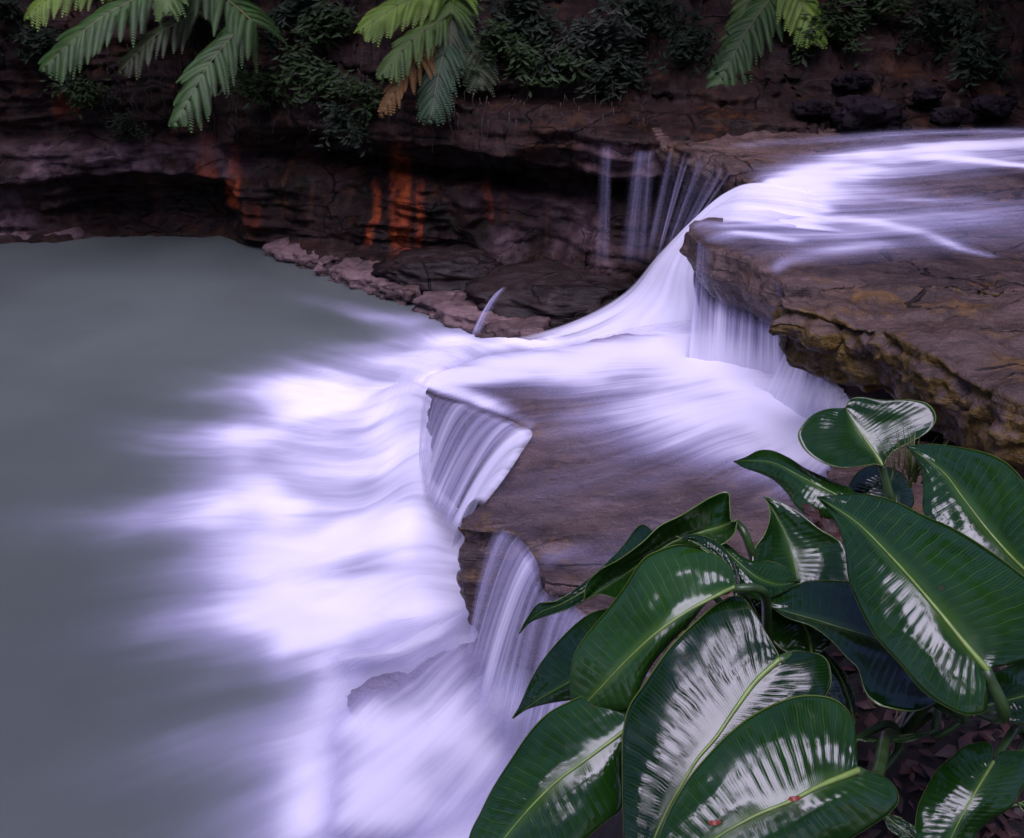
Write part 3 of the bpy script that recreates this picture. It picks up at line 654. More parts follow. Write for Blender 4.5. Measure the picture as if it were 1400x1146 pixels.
CAM = np.array([0, 0, CZ])
def arum_leaf(plant, ref, nrm, mid, lf, rt, root, mat='leaf', camber=.0, fold=0., droop=0., ripple=.0, mexp=1.3, rib='rib', ribw=.0055, seed=0, label=None, bend=0., curl=0.):
    """one big heart-shaped leaf: its midrib and both margins lie on a tilted plane, then the blade is arched, folded and drooped"""
    nrm = np.asarray(nrm, float); nrm /= np.linalg.norm(nrm)
    ns, na = 150, 15
    P0 = D(*ref)
    def to3(q, h):
        r = np.stack([(q[:, 0]-700)/FPX, cp-(q[:, 1]-573)/FPX*sp, -sp-(q[:, 1]-573)/FPX*cp], 1)
        t = ((P0-CAM)@nrm)/(r@nrm)
        t = t - h/np.maximum(np.abs(r@nrm), .25)
        return CAM + r*t[:, None]
    s = np.linspace(0, 1, ns)
    m2 = spline(mid, 300); m2 = np.stack([np.interp(s**mexp, np.linspace(0, 1, 300), m2[:, k]) for k in (0, 1)], 1)
    Lx, Rx = spline(lf, ns), spline(rt, ns)
    span = np.linalg.norm(to3(np.array(mid[:1], float), 0*np.ones(1))-to3(np.array(mid[-1:], float), np.zeros(1)))
    rows, uv = [], []
    aa = np.linspace(0, 1, na)**.85
    side = [(-a, Lx) for a in aa[::-1]] + [(a, Rx) for a in aa[1:]]
    pn1 = fbm(np.c_[s*5, s*0+seed, s*0], 2)
    for a, E in side:
        A = abs(a); q = m2 + (E-m2)*A
        h = camber*(1-A*A)*np.sin(np.pi*np.clip(s*.9+.08, 0, 1)) + fold*A*np.sin(np.pi*np.clip(s*.85+.12, 0, 1))
        h = h - droop*(s-.35)**2*np.sign(s-.35)*2 + bend*np.sin(np.pi*s)
        h = h + ripple*A*A*(np.sin(s*17+seed*2.1+(3 if a > 0 else 0)) + pn1*1.5)
        h = h - curl*max(0, A-.7)**2*11*(1 if a < 0 else .4)
        pa = fbm(np.c_[s*6, s*0+seed*3.3+(5 if a > 0 else 0), s*0+A*2], 3)
        h = h + .00026*np.cos(2*np.pi*26*s+1.2*pa)*ss(.03, .4, A)*(1-A)**.4*np.clip((1-s)*6, 0, 1)*(.55+.9*ss(-.3, .4, pa))
        h = h + .0045*fbm(np.c_[s*3.2+seed, np.full(ns, a*1.4), s*0], 3)*ss(0, .3, A)
        rows.append(to3(q, h)); uv.append(np.c_[np.full(ns, .5+.5*a), s])
    nA = len(side); V = np.stack(rows, 1).reshape(-1, 3); U = np.stack(uv, 1).reshape(-1, 2)
    F = grid_faces(ns, nA)
    # face the viewer's side up
    f0 = F[len(F)//2]; nn = np.cross(V[f0[1]]-V[f0[0]], V[f0[3]]-V[f0[0]])
    if nn@nrm < 0: F = F[:, ::-1]
    rowm = V.reshape(ns, nA, 3)[:, nA//2]
    lo = mesh('leaf', V, F, M[mat], parent=plant, loc=rowm[0], uv=U)
    if label: lo['label'] = label
    sd = lo.modifiers.new('thickness', 'SOLIDIFY'); sd.thickness = .0014; sd.offset = -1
    k = int(ns*.97); c = rowm[:k:3] + nrm*.0009
    w = np.linspace(1, .10, len(c))*ribw*.72
    Vt, Ft = tube(c, w, 7)
    mesh('midrib', Vt, Ft, M[rib], parent=lo, loc=rowm[0])
    if root is not None:
        b = rowm[0]; d = (rowm[0]-rowm[6]); d /= max(np.linalg.norm(d), 1e-6)
        root = np.asarray(root, float)
        c = spline([b-d*.004-nrm*.002, b+d*.05-nrm*.03+[0, 0, -.02], .45*b+.55*root+[0, 0, .03], root], 30)
        Vt, Ft = tube(c, np.linspace(ribw*1.3, .011, 30), 8)
        mesh('stalk', Vt, Ft, M['stalk'], parent=lo, loc=b)
    return lo

plantA = empty('arum_plant', D(1060, 960, 1.95)); plantA['_base'] = list(plantA.location)
tag(plantA, 'large clump of glossy dark green heart-shaped leaves overhanging the falls', 'plant')
rA = np.array(D(1080, 960, 2.05)); rA2 = np.array(D(1230, 1010, 1.95))
plantB = empty('arum_plant', D(1215, 730, 2.3)); plantB['_base'] = list(plantB.location)
tag(plantB, 'small arum with one upright heart leaf on a slender stalk beside the mossy slab', 'plant')
rB = np.array(D(1222, 745, 2.3))
plantC = empty('arum_plant', D(1400, 1010, 1.95)); plantC['_base'] = list(plantC.location)
tag(plantC, 'low arum with a torn wet leaf in the shaded bottom corner of the bank', 'plant')
rC = np.array(D(1400, 1000, 1.95))

# A: pale-veined leaf hanging towards the falls
arum_leaf(plantA, (900, 860, 1.76), (-.22, -.56, .80), [(1005, 803), (985, 812), (937, 838), (895, 868), (855, 905), (820, 942), (782, 982)],
          [(1005, 803), (1003, 785), (990, 766), (965, 752), (930, 744), (900, 752), (877, 766), (852, 804), (826, 838), (801, 868), (784, 897), (779, 936), (782, 982)],
          [(1005, 803), (996, 812), (985, 815), (966, 825), (945, 851), (920, 876), (894, 906), (877, 936), (863, 967), (822, 972), (782, 982)], rA, 'leaflight', camber=.03, droop=.10, mexp=1.2, seed=1)
# A lobe: darker leaf folded behind A's shoulder
arum_leaf(plantA, (975, 765, 1.80), (.35, -.30, .88), [(1008, 806), (990, 775), (960, 748), (925, 733)],
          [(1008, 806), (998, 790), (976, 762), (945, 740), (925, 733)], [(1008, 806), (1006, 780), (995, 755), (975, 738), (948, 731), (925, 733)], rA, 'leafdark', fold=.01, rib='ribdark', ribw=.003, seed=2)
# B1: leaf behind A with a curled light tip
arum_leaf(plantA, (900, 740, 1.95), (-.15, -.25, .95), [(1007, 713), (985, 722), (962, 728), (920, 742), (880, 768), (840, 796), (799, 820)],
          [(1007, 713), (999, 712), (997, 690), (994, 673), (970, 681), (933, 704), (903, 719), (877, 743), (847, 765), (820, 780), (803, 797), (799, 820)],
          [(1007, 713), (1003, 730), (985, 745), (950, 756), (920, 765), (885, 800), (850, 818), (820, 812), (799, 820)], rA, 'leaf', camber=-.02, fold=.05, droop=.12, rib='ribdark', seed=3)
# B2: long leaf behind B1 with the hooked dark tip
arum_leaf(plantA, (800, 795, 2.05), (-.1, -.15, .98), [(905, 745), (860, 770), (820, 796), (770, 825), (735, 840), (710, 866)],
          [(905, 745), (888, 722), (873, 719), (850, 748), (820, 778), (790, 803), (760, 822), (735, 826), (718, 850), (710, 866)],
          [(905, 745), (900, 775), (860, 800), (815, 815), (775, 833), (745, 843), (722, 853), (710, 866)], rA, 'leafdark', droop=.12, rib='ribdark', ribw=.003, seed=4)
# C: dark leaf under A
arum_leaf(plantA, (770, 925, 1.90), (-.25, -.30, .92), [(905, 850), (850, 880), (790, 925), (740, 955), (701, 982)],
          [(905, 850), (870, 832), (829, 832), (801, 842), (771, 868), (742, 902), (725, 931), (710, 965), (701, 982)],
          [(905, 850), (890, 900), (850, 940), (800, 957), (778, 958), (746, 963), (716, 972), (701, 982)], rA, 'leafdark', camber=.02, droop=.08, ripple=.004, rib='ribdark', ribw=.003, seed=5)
# D: big leaf running out of the bottom of the frame
arum_leaf(plantA, (770, 1050, 1.74), (-.15, -.57, .81), [(880, 975), (854, 999), (797, 1042), (759, 1071), (720, 1110), (675, 1165), (640, 1215)],
          [(880, 975), (862, 958), (830, 945), (800, 950), (778, 959), (750, 974), (725, 999), (699, 1037), (674, 1076), (657, 1110), (640, 1150), (640, 1215)],
          [(880, 975), (872, 985), (860, 1010), (851, 1045), (852, 1085), (848, 1108), (828, 1124), (790, 1155), (720, 1195), (640, 1215)], rA, 'leaf', camber=.028, droop=.05, seed=6)
# E: the broad wet leaf mirroring the sky
arum_leaf(plantA, (980, 980, 1.66), (-.08, -.56, .83), [(1066, 902), (1034, 931), (1005, 970), (979, 1008), (954, 1037), (933, 1071), (911, 1110), (890, 1160), (875, 1230)],
          [(1066, 902), (1060, 888), (1046, 862), (1032, 838), (1012, 815), (985, 822), (955, 845), (915, 885), (880, 935), (860, 965), (851, 1000), (850, 1041), (851, 1101), (855, 1160), (875, 1230)],
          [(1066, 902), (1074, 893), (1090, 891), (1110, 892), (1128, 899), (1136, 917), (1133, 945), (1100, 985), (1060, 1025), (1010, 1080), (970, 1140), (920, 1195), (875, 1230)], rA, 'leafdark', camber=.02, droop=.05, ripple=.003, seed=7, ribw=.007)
# F: heart leaf at the bottom
arum_leaf(plantA, (1080, 1050, 1.50), (.02, -.58, .81), [(1173, 1054), (1120, 1075), (1080, 1096), (1040, 1112), (1000, 1133), (950, 1165), (890, 1210)],
          [(1173, 1054), (1172, 1022), (1168, 988), (1157, 968), (1137, 954), (1105, 950), (1073, 956), (1032, 975), (1000, 999), (972, 1027), (945, 1059), (922, 1095), (906, 1130), (893, 1170), (890, 1210)],
          [(1173, 1054), (1192, 1056), (1211, 1063), (1225, 1077), (1229, 1095), (1220, 1109), (1204, 1122), (1179, 1138), (1140, 1160), (1060, 1195), (970, 1220), (890, 1210)], rA2, 'leaf', camber=.025, droop=.03, mexp=1.45, seed=8, ribw=.007)
# G: the big leaf at the side
arum_leaf(plantA, (1260, 830, 1.62), (-.05, -.50, .86), [(1350, 917), (1316, 877), (1287, 841), (1255, 803), (1220, 764), (1172, 716), (1117, 679)],
          [(1350, 917), (1349, 940), (1351, 960), (1346, 974), (1330, 978), (1313, 976), (1281, 960), (1256, 940), (1230, 908), (1204, 880), (1188, 857), (1172, 825), (1160, 793), (1156, 761), (1151, 735), (1140, 710), (1117, 679)],
          [(1350, 917), (1368, 911), (1400, 906), (1432, 890), (1448, 855), (1435, 815), (1400, 787), (1374, 767), (1342, 745), (1304, 722), (1265, 705), (1226, 686), (1188, 676), (1149, 676), (1117, 679)], rA2, 'leaf', camber=.035, droop=.04, mexp=1.35, seed=9, ribw=.007)
# H: upright leaf behind G
arum_leaf(plantA, (1330, 700, 1.85), (.10, -.62, .78), [(1440, 815), (1400, 779), (1377, 756), (1345, 719), (1316, 681), (1288, 645), (1239, 610)],
          [(1440, 815), (1430, 850), (1390, 850), (1330, 800), (1290, 750), (1263, 703), (1262, 674), (1260, 649), (1250, 626), (1239, 610)],
          [(1440, 815), (1470, 810), (1470, 760), (1440, 715), (1402, 660), (1387, 642), (1371, 629), (1345, 618), (1304, 610), (1271, 607), (1239, 610)], rA2, 'leaf', camber=.03, droop=.05, seed=10)
# L: upright leaf in the middle
arum_leaf(plantA, (1095, 750, 1.95), (.05, -.68, .73), [(1094, 815), (1090, 790), (1079, 745), (1064, 712), (1045, 679)],
          [(1094, 815), (1065, 812), (1035, 790), (1029, 765), (1033, 748), (1043, 735), (1051, 716), (1053, 697), (1045, 679)],
          [(1094, 815), (1130, 822), (1160, 805), (1165, 775), (1152, 745), (1143, 737), (1120, 723), (1095, 703), (1069, 687), (1045, 679)], rA, 'leaf', camber=-.01, fold=.03, rib='ribdark', ribw=.003, seed=11)
# N: small folded leaf in front of L
arum_leaf(plantA, (1040, 790, 1.86), (-.1, -.40, .90), [(978, 738), (1005, 765), (1035, 790), (1065, 800), (1094, 795)],
          [(978, 738), (996, 745), (1010, 757), (1027, 766), (1053, 767), (1075, 776), (1094, 795)],
          [(978, 738), (995, 751), (1006, 777), (1013, 805), (1028, 818), (1046, 821), (1070, 811), (1094, 795)], rA, 'leaf', camber=.015, droop=.03, rib='ribdark', ribw=.0025, seed=12)
# M: dark leaf under G
arum_leaf(plantA, (1140, 860, 1.80), (.05, -.12, .99), [(1290, 925), (1240, 890), (1195, 873), (1128, 852), (1067, 834), (1042, 822)],
          [(1290, 925), (1285, 955), (1252, 972), (1208, 966), (1192, 957), (1182, 943), (1173, 914), (1157, 898), (1137, 876), (1110, 856), (1078, 845), (1060, 834), (1042, 822)],
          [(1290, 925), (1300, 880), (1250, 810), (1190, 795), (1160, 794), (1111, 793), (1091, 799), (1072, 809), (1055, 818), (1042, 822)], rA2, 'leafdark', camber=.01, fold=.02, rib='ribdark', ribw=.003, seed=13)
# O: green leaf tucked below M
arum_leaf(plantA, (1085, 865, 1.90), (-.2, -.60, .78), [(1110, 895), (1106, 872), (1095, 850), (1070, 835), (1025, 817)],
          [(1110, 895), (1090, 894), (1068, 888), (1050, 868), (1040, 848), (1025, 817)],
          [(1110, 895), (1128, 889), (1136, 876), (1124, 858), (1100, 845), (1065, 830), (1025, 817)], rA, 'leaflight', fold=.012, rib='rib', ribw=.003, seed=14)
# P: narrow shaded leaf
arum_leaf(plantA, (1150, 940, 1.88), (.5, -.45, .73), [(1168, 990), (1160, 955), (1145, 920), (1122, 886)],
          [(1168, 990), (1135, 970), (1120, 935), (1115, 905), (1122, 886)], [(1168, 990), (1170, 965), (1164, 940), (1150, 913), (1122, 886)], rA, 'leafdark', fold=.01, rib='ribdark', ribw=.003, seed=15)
# R: dark leaf under G at the picture edge
arum_leaf(plantA, (1390, 950, 1.80), (.1, -.2, .97), [(1335, 968), (1370, 960), (1410, 950), (1470, 940)],
          [(1335, 968), (1355, 925), (1400, 905), (1440, 915), (1470, 940)], [(1335, 968), (1365, 980), (1400, 990), (1440, 975), (1470, 940)], rA2, 'leafdark', camber=.01, rib='ribdark', ribw=.003, seed=16)
# S: pale leaf seen on edge
arum_leaf(plantA, (1225, 1012, 1.72), (-.02, -.02, 1), [(1168, 1012), (1225, 1012), (1278, 999)], [(1168, 1012), (1200, 1010), (1240, 1005), (1278, 999)], [(1168, 1012), (1200, 1015), (1245, 1013), (1278, 999)], rA2, 'leaflight', rib='ribdark', ribw=.002, seed=17)
# T: scrap of leaf at the bottom
arum_leaf(plantA, (1232, 1132, 1.62), (-.1, -.4, .9), [(1206, 1112), (1228, 1130), (1256, 1150)], [(1206, 1112), (1230, 1118), (1250, 1132), (1256, 1150)], [(1206, 1112), (1214, 1132), (1235, 1148), (1256, 1150)], rA2, 'leafdark', rib='ribdark', ribw=.002, seed=18)
# I, J, K: the small plant by the slab
arum_leaf(plantB, (1185, 595, 2.2), (-.10, -.66, .75), [(1207, 637), (1197, 621), (1184, 603), (1170, 582), (1156, 558)],
          [(1207, 637), (1196, 634), (1175, 637), (1149, 639), (1124, 632), (1101, 616), (1091, 597), (1096, 583), (1111, 567), (1132, 559), (1156, 558)],
          [(1207, 637), (1213, 626), (1225, 614), (1249, 602), (1271, 588), (1280, 571), (1271, 554), (1249, 547), (1207, 547), (1178, 543), (1163, 546), (1156, 558)], rB, 'leaf', fold=.035, mexp=1.1, rib='rib', ribw=.006, seed=19)
arum_leaf(plantB, (1085, 665, 2.2), (-.05, -.40, .92), [(1172, 690), (1140, 675), (1100, 655), (1060, 634), (1030, 630), (1003, 631)],
          [(1172, 690), (1165, 668), (1149, 662), (1127, 652), (1101, 640), (1079, 626), (1056, 616), (1037, 616), (1021, 624), (1003, 631)],
          [(1172, 690), (1150, 708), (1120, 708), (1098, 702), (1085, 690), (1075, 674), (1059, 658), (1040, 648), (1017, 640), (1003, 631)], rB, 'leaf', camber=.03, droop=.08, rib='rib', ribw=.003, seed=20)
arum_leaf(plantB, (1210, 670, 2.32), (.15, -.60, .78), [(1222, 640), (1215, 665), (1205, 690), (1190, 725)],
          [(1222, 640), (1194, 636), (1172, 646), (1160, 668), (1165, 695), (1190, 725)], [(1222, 640), (1236, 650), (1246, 668), (1249, 690), (1230, 712), (1190, 725)], rB, 'leafdark', camber=.02, rib='ribdark', ribw=.003, seed=21)
# Q, U: bottom corner plant
arum_leaf(plantC, (1320, 1090, 1.70), (.0, -.50, .86), [(1358, 1042), (1342, 1068), (1326, 1096), (1307, 1131), (1285, 1180)],
          [(1358, 1042), (1357, 1022), (1345, 1014), (1319, 1020), (1300, 1036), (1281, 1052), (1268, 1074), (1256, 1099), (1251, 1125), (1250, 1155), (1285, 1180)],
          [(1358, 1042), (1368, 1028), (1390, 1026), (1410, 1030), (1412, 1055), (1400, 1074), (1383, 1103), (1355, 1122), (1339, 1135), (1320, 1165), (1285, 1180)], rC, 'leaf', camber=.02, droop=.03, ripple=.003, rib='rib', ribw=.004, seed=22)
arum_leaf(plantC, (1420, 1110, 1.72), (.1, -.4, .9), [(1392, 1098), (1420, 1110), (1460, 1140)], [(1392, 1098), (1420, 1094), (1450, 1110), (1460, 1140)], [(1392, 1098), (1405, 1115), (1430, 1135), (1460, 1140)], rC, 'leafdark', rib='ribdark', ribw=.003, seed=23)

# ------------------------------------------------------------------ near bank, litter, grass
edge_px = [(1150, 690, .62), (1060, 735, .62), (1000, 760, .60), (940, 850, .55), (880, 920, .5), (850, 990, .4), (850, 1080, .3), (865, 1200, .1)]
bank_edge = [W(a, b, c)[:2] for a, b, c in edge_px]
bank_poly = np.array([(3.5, 2.95), (1.5, 2.95), (1.05, 2.9)] + [tuple(p) for p in bank_edge] + [(.2, 1.0), (-.2, .2), (-.5, -2.), (3.5, -2.)])
def bank_height(P):
    sd = poly_sd(P, bank_poly)
    z = .45 + .55*ss(0, .55, sd) - .9*ss(0, -.25, sd) + .06*fbm(np.c_[P*2.2, P[:, :1]*0], 4) + .025*fbm(np.c_[P*11, P[:, :1]*0], 3)
    return z - .25*ss(1.6, .6, P[:, 1])*0, sd
def bank():
    xs = np.concatenate([np.arange(-1.0, 1.8, .025), np.arange(1.8, 3.6, .12)]); ys = np.concatenate([np.arange(-2, 1.0, .12), np.arange(1.0, 3.1, .025)])
    X, Y = np.meshgrid(xs, ys); P = np.c_[X.ravel(), Y.ravel()]
    z, sd = bank_height(P)
    q = grid_faces(*X.shape); q = q[(sd[q] > -.3).all(1)]
    used = np.unique(q); re = np.full(len(P), -1); re[used] = np.arange(len(used))
    tag(mesh('bank', np.c_[P, z][used], re[q], M['soil'], loc=(0, 0, 0)), kind='structure')
bank()
def on_bank(px, py):
    d = np.arange(1.5, 3.6, .012)
    P = np.array([D(px, py, q) for q in d]); z = bank_height(P[:, :2])[0]
    hit = np.nonzero(z > P[:, 2])[0]
    return P[hit[0]] if len(hit) else P[40]
def litter():
    V, F = [], []
    for k in range(420):
        px, py = rng.uniform(1030, 1420), rng.uniform(700, 1180)
        p = on_bank(px, py); s = rng.uniform(.012, .035); a = rng.uniform(0, 6.3)
        d = np.array([math.cos(a), math.sin(a), rng.uniform(-.3, .3)]); e = np.array([-math.sin(a), math.cos(a), rng.uniform(-.5, .5)])*.42
        b = len(V); c = p+[0, 0, .008+rng.uniform(0, .012)]
        V += [c-d*s, c+e*s+[0, 0, .004], c+d*s, c-e*s, c+[0, 0, .006]]
        F += [(b, b+3, b+4), (b+3, b+2, b+4), (b+2, b+1, b+4), (b+1, b, b+4)]
    tag(mesh('leaf_litter', V, F, M['litter'], loc=(0, 0, 0)), 'brown and red dead leaves strewn on the dark soil under the arums', 'leaf litter', kind='stuff')
litter()
def tuft(px, py, label):
    p = on_bank(px, py); V, F = [], []
    for k in range(70):
        a = rng.uniform(0, 6.3); r = rng.uniform(0, .045); h = rng.uniform(.03, .085); l = rng.uniform(.01, .05); w = .0022
        b = p + [r*math.cos(a), r*math.sin(a), 0]; dr = np.array([math.cos(a), math.sin(a), 0]); sd = np.array([-dr[1], dr[0], 0])
        i = len(V)
        for t in (0, .5, 1): 
            c = b + dr*l*t*t + [0, 0, h*t]; V += [c-sd*w*(1-t*.9), c+sd*w*(1-t*.9)]
        F += [(i, i+1, i+3, i+2), (i+2, i+3, i+5, i+4)]
    tag(mesh('grass_tuft', V, F, M['grass'], loc=p), label, 'grass tuft')
tuft(1246, 652, 'small olive tuft of grass at the foot of the mossy slab')
def petal(px, py, d, label, rz):
    c = D(px, py, d); V, F = [], []; n = 7
    u = np.array([math.cos(rz), -.2*math.sin(rz), math.sin(rz)*.9]); v = np.cross(u, [0, -.7, .7]); v /= np.linalg.norm(v); w = np.array([0, -.45, .89])
    for i in range(n):
        t = i/(n-1)*2-1
        for j in (-1, 0, 1):
            V.append(c+u*t*.0075+v*j*.0028*(1-t*t)**.6+w*(.002+.004*t*t+.003*j*j))
    F = grid_faces(n, 3)
    o = mesh('fallen_petal', V, F, M['petal'], loc=c); sd = o.modifiers.new('t', 'SOLIDIFY'); sd.thickness = .001
    tag(o, label, 'petal', 'orange petals fallen on the leaves')
petal(976, 1127, 1.415, 'orange petal lying on the blade of the bottom heart leaf', .1)
petal(1085, 1094, 1.43, 'pinkish orange petal caught on the midrib of the bottom heart leaf', .2)
petal(1358, 1042, 1.735, 'red orange petal at the stem end of the low corner leaf', .7)
def twig(a, b, r, label, n=14, sag=.02):
    a, b = np.asarray(a), np.asarray(b); P = a+(b-a)*np.linspace(0, 1, n)[:, None]; P = P + .012*np.c_[fbm(np.c_[np.linspace(0, 4, n), np.full(n, r*900), np.zeros(n)], 2), np.zeros(n), fbm(np.c_[np.linspace(0, 4, n), np.full(n, r*500+3), np.zeros(n)], 2)]
    V, F = tube(P, np.linspace(r, r*.5, n), 6); tag(mesh('twig', V, F, M['twig'], loc=a), label, 'twig')
twig(on_bank(1222, 1008)+[0, 0, .03], on_bank(1272, 962)+[0, 0, .09], .004, 'thin bent twig slanting up from the dark litter under the big leaf')
twig(on_bank(1210, 965)+[0, 0, .08], on_bank(1224, 1000)+[0, 0, .02], .0035, 'short broken twig standing in the litter beside the slanting one')
twig(D(1352, 958, 1.95), D(1420, 975, 1.98), .005, 'pale straight twig lying under the leaf base at the picture edge')

# ------------------------------------------------------------------ tree ferns over the far cliff
def fern_mat(name, c, c2): return plain(name, c, .5, .35, 6, .22, .35)
FM = {'teal': plain('fern_blade_teal', (.038, .088, .018), .5, .4, 7, .2, .3), 'green': plain('fern_blade_green', (.062, .118, .018), .5, .4, 7, .2, .3),
      'lime': plain('fern_blade_lime', (.14, .23, .03), .5, .35, 7, .25, .3), 'blue': plain('fern_blade_bluish', (.022, .058, .020), .5, .35, 7, .2, .3),
      'olive': plain('fern_blade_olive', (.045, .064, .022), .5, .4, 7, .2, .3), 'brown': plain('fern_blade_dead', (.17, .09, .028), .7, .4, 9, .2, .2)}
M['rachis'] = plain('fern_rachis', (.10, .085, .03), .6, .4, 30)
M['trunk'] = plain('fern_trunk', (.030, .020, .014), .9, .6, 25)
def frond(plant, path, width, mat, npin=24, up=(0, -.55, .8), seed=0, label=None, sag0=.34):
    """a bipinnate frond: path = rachis from the crown to the tip, leaflets in pairs, each a row of toothed pinnules"""
    n = 60; C = spline(path, n); T = np.gradient(C, axis=0); T /= np.linalg.norm(T, axis=1)[:, None]
    r_ = np.random.default_rng(seed); V, F = [], []
    up = np.asarray(up, float)
    npin = int(npin*1.5)
    for i in range(npin):
        t = .10 + .90*(i/(npin-1))**.9
        k = min(n-1, int(t*(n-1))); c, tt = C[k], T[k]
        nn = up - (up@tt)*tt; nn /= np.linalg.norm(nn); bi = np.cross(tt, nn)
        ln = width*(math.sin(math.pi*min(1, .12+.88*(1-t)**.62*.62+.0))**.9)*(1 if t < .9 else max(.10, (1-t)/.1)**.6)
        for sd in (-1, 1):
            L = ln*r_.uniform(.84, 1.08); fw = math.radians(r_.uniform(46, 60) - 18*t); sag = sag0*r_.uniform(.6, 1.6)
            d0 = sd*bi*math.sin(fw)+tt*math.cos(fw)
            K = max(6, int(L/.0115)); pw = min(.044, width*.16)*r_.uniform(.85, 1.1)
            for j in range(K):
                u = (j+.5)/K
                q = c + d0*L*u - np.array([0, 0, 1])*sag*L*u*u + nn*(.10*L*u*(1-u))
                dd = d0 - np.array([0, 0, 1])*2*sag*u; dd /= np.linalg.norm(dd)
                sidev = np.cross(dd, nn); sidev /= np.linalg.norm(sidev)
                l2 = pw*(1-u**3)**.6*(.75+.25*min(1, u*6)); w2 = L/K*.50
                for s2 in (-1, 1):
                    e = (s2*sidev*.88+dd*.48); e /= np.linalg.norm(e); o_ = np.cross(e, nn)
                    b = len(V); tip = q+e*l2 - nn*l2*.22
                    V += [q-dd*w2, q+dd*w2, q+e*l2*.6+dd*w2*.9, tip, q+e*l2*.6-dd*w2*.75]
                    F.append((b, b+1, b+2, b+3, b+4) if s2 > 0 else (b+4, b+3, b+2, b+1, b))
    fo = mesh('frond', V, F, FM[mat], parent=plant, loc=C[0], smooth=False)
    if label: fo['label'] = label
    Vt, Ft = tube(C, np.linspace(.010, .002, n), 6); mesh('rachis', Vt, Ft, M['rachis'], parent=fo, loc=C[0])
def tree_fern(crown, label, fronds, trunk_foot):
    e = empty('tree_fern', trunk_foot); e['_base'] = [float(v) for v in trunk_foot]; tag(e, label, 'tree fern', 'tree ferns over the far cliff')
    cr = np.asarray(crown, float); tf = np.asarray(trunk_foot, float)
    P = spline([tf, .5*(tf+cr)+[0, .1, 0], cr], 16); V, F = tube(P, np.linspace(.10, .065, 16), 12)
    V = V + .012*np.c_[fbm(V*14, 2), fbm(V*14+5, 2), fbm(V*9, 2)]
    mesh('trunk', V, F, M['trunk'], parent=e)
    for k, (base, tip, d0, d1, w, m, npin, lab) in enumerate(fronds):
        a, b = D(*base, d0), D(*tip, d1); mid_ = .5*(a+b)+[0, 0, .05]
        frond(e, [cr, a+(a-mid_)*.15+[0, 0, .03], a, mid_, b], w, m, npin, seed=k+int(abs(cr[0])*100), label=lab)
    for k in range(4):                     # fronds that arch away over the bank, above the picture
        a = R(40+35*k); q = cr+np.array([math.cos(a)*.7, math.sin(a)*.7, .28]); tp = cr+np.array([math.cos(a)*1.25, math.sin(a)*1.25, -.05])
        frond(e, [cr, q, tp], .22, 'teal', 22, up=(0, 0, 1), seed=50+k)
tree_fern(D(215, -75, 8.1), 'tree fern with dark teal fronds hanging over the cave end of the cliff',
          [((205, -12), (60, 92), 7.75, 7.5, .27, 'teal', 22, None), ((130, -30), (38, 22), 7.8, 7.6, .22, 'lime', 22, 'pale yellow green lime frond'),  # lime is this frond's own blade colour
           ((262, 22), (164, 97), 7.9, 7.75, .21, 'olive', 15, None), ((330, 35), (240, 168), 7.7, 7.45, .27, 'teal', 22, None), ((240, -40), (228, 16), 7.8, 7.6, .20, 'green', 18, None)],
          (-2.6, 9.0, 1.75))
tree_fern(D(628, -60, 7.9), 'tree fern with lime fronds and one dead brown frond above the iron stains',
          [((612, -12), (494, 40), 7.5, 7.3, .24, 'lime', 26, 'bright lime frond'), ((612, 22), (520, 104), 7.45, 7.2, .20, 'green', 26, None),
           ((575, 85), (522, 156), 7.4, 7.25, .17, 'brown', 18, 'dead brown frond tip'), ((616, 40), (588, 164), 7.5, 7.35, .22, 'blue', 28, 'bluish hanging frond'),
           ((620, -5), (616, 66), 7.55, 7.45, .20, 'olive', 20, None), ((642, 25), (659, 119), 7.6, 7.45, .22, 'olive', 22, None)], (-.35, 8.4, 1.75))
tree_fern(D(1075, -75, 8.0), 'tree fern with drooping green fronds over the far edge of the stream',
          [((1058, -8), (978, 122), 7.5, 7.25, .25, 'teal', 22, None), ((1075, -30), (1112, 56), 7.5, 7.3, .25, 'lime', 24, 'pale lime frond with a browned tip'), ((1050, -30), (1010, 40), 7.6, 7.45, .2, 'green', 20, None)],
          (1.9, 8.1, 1.75))

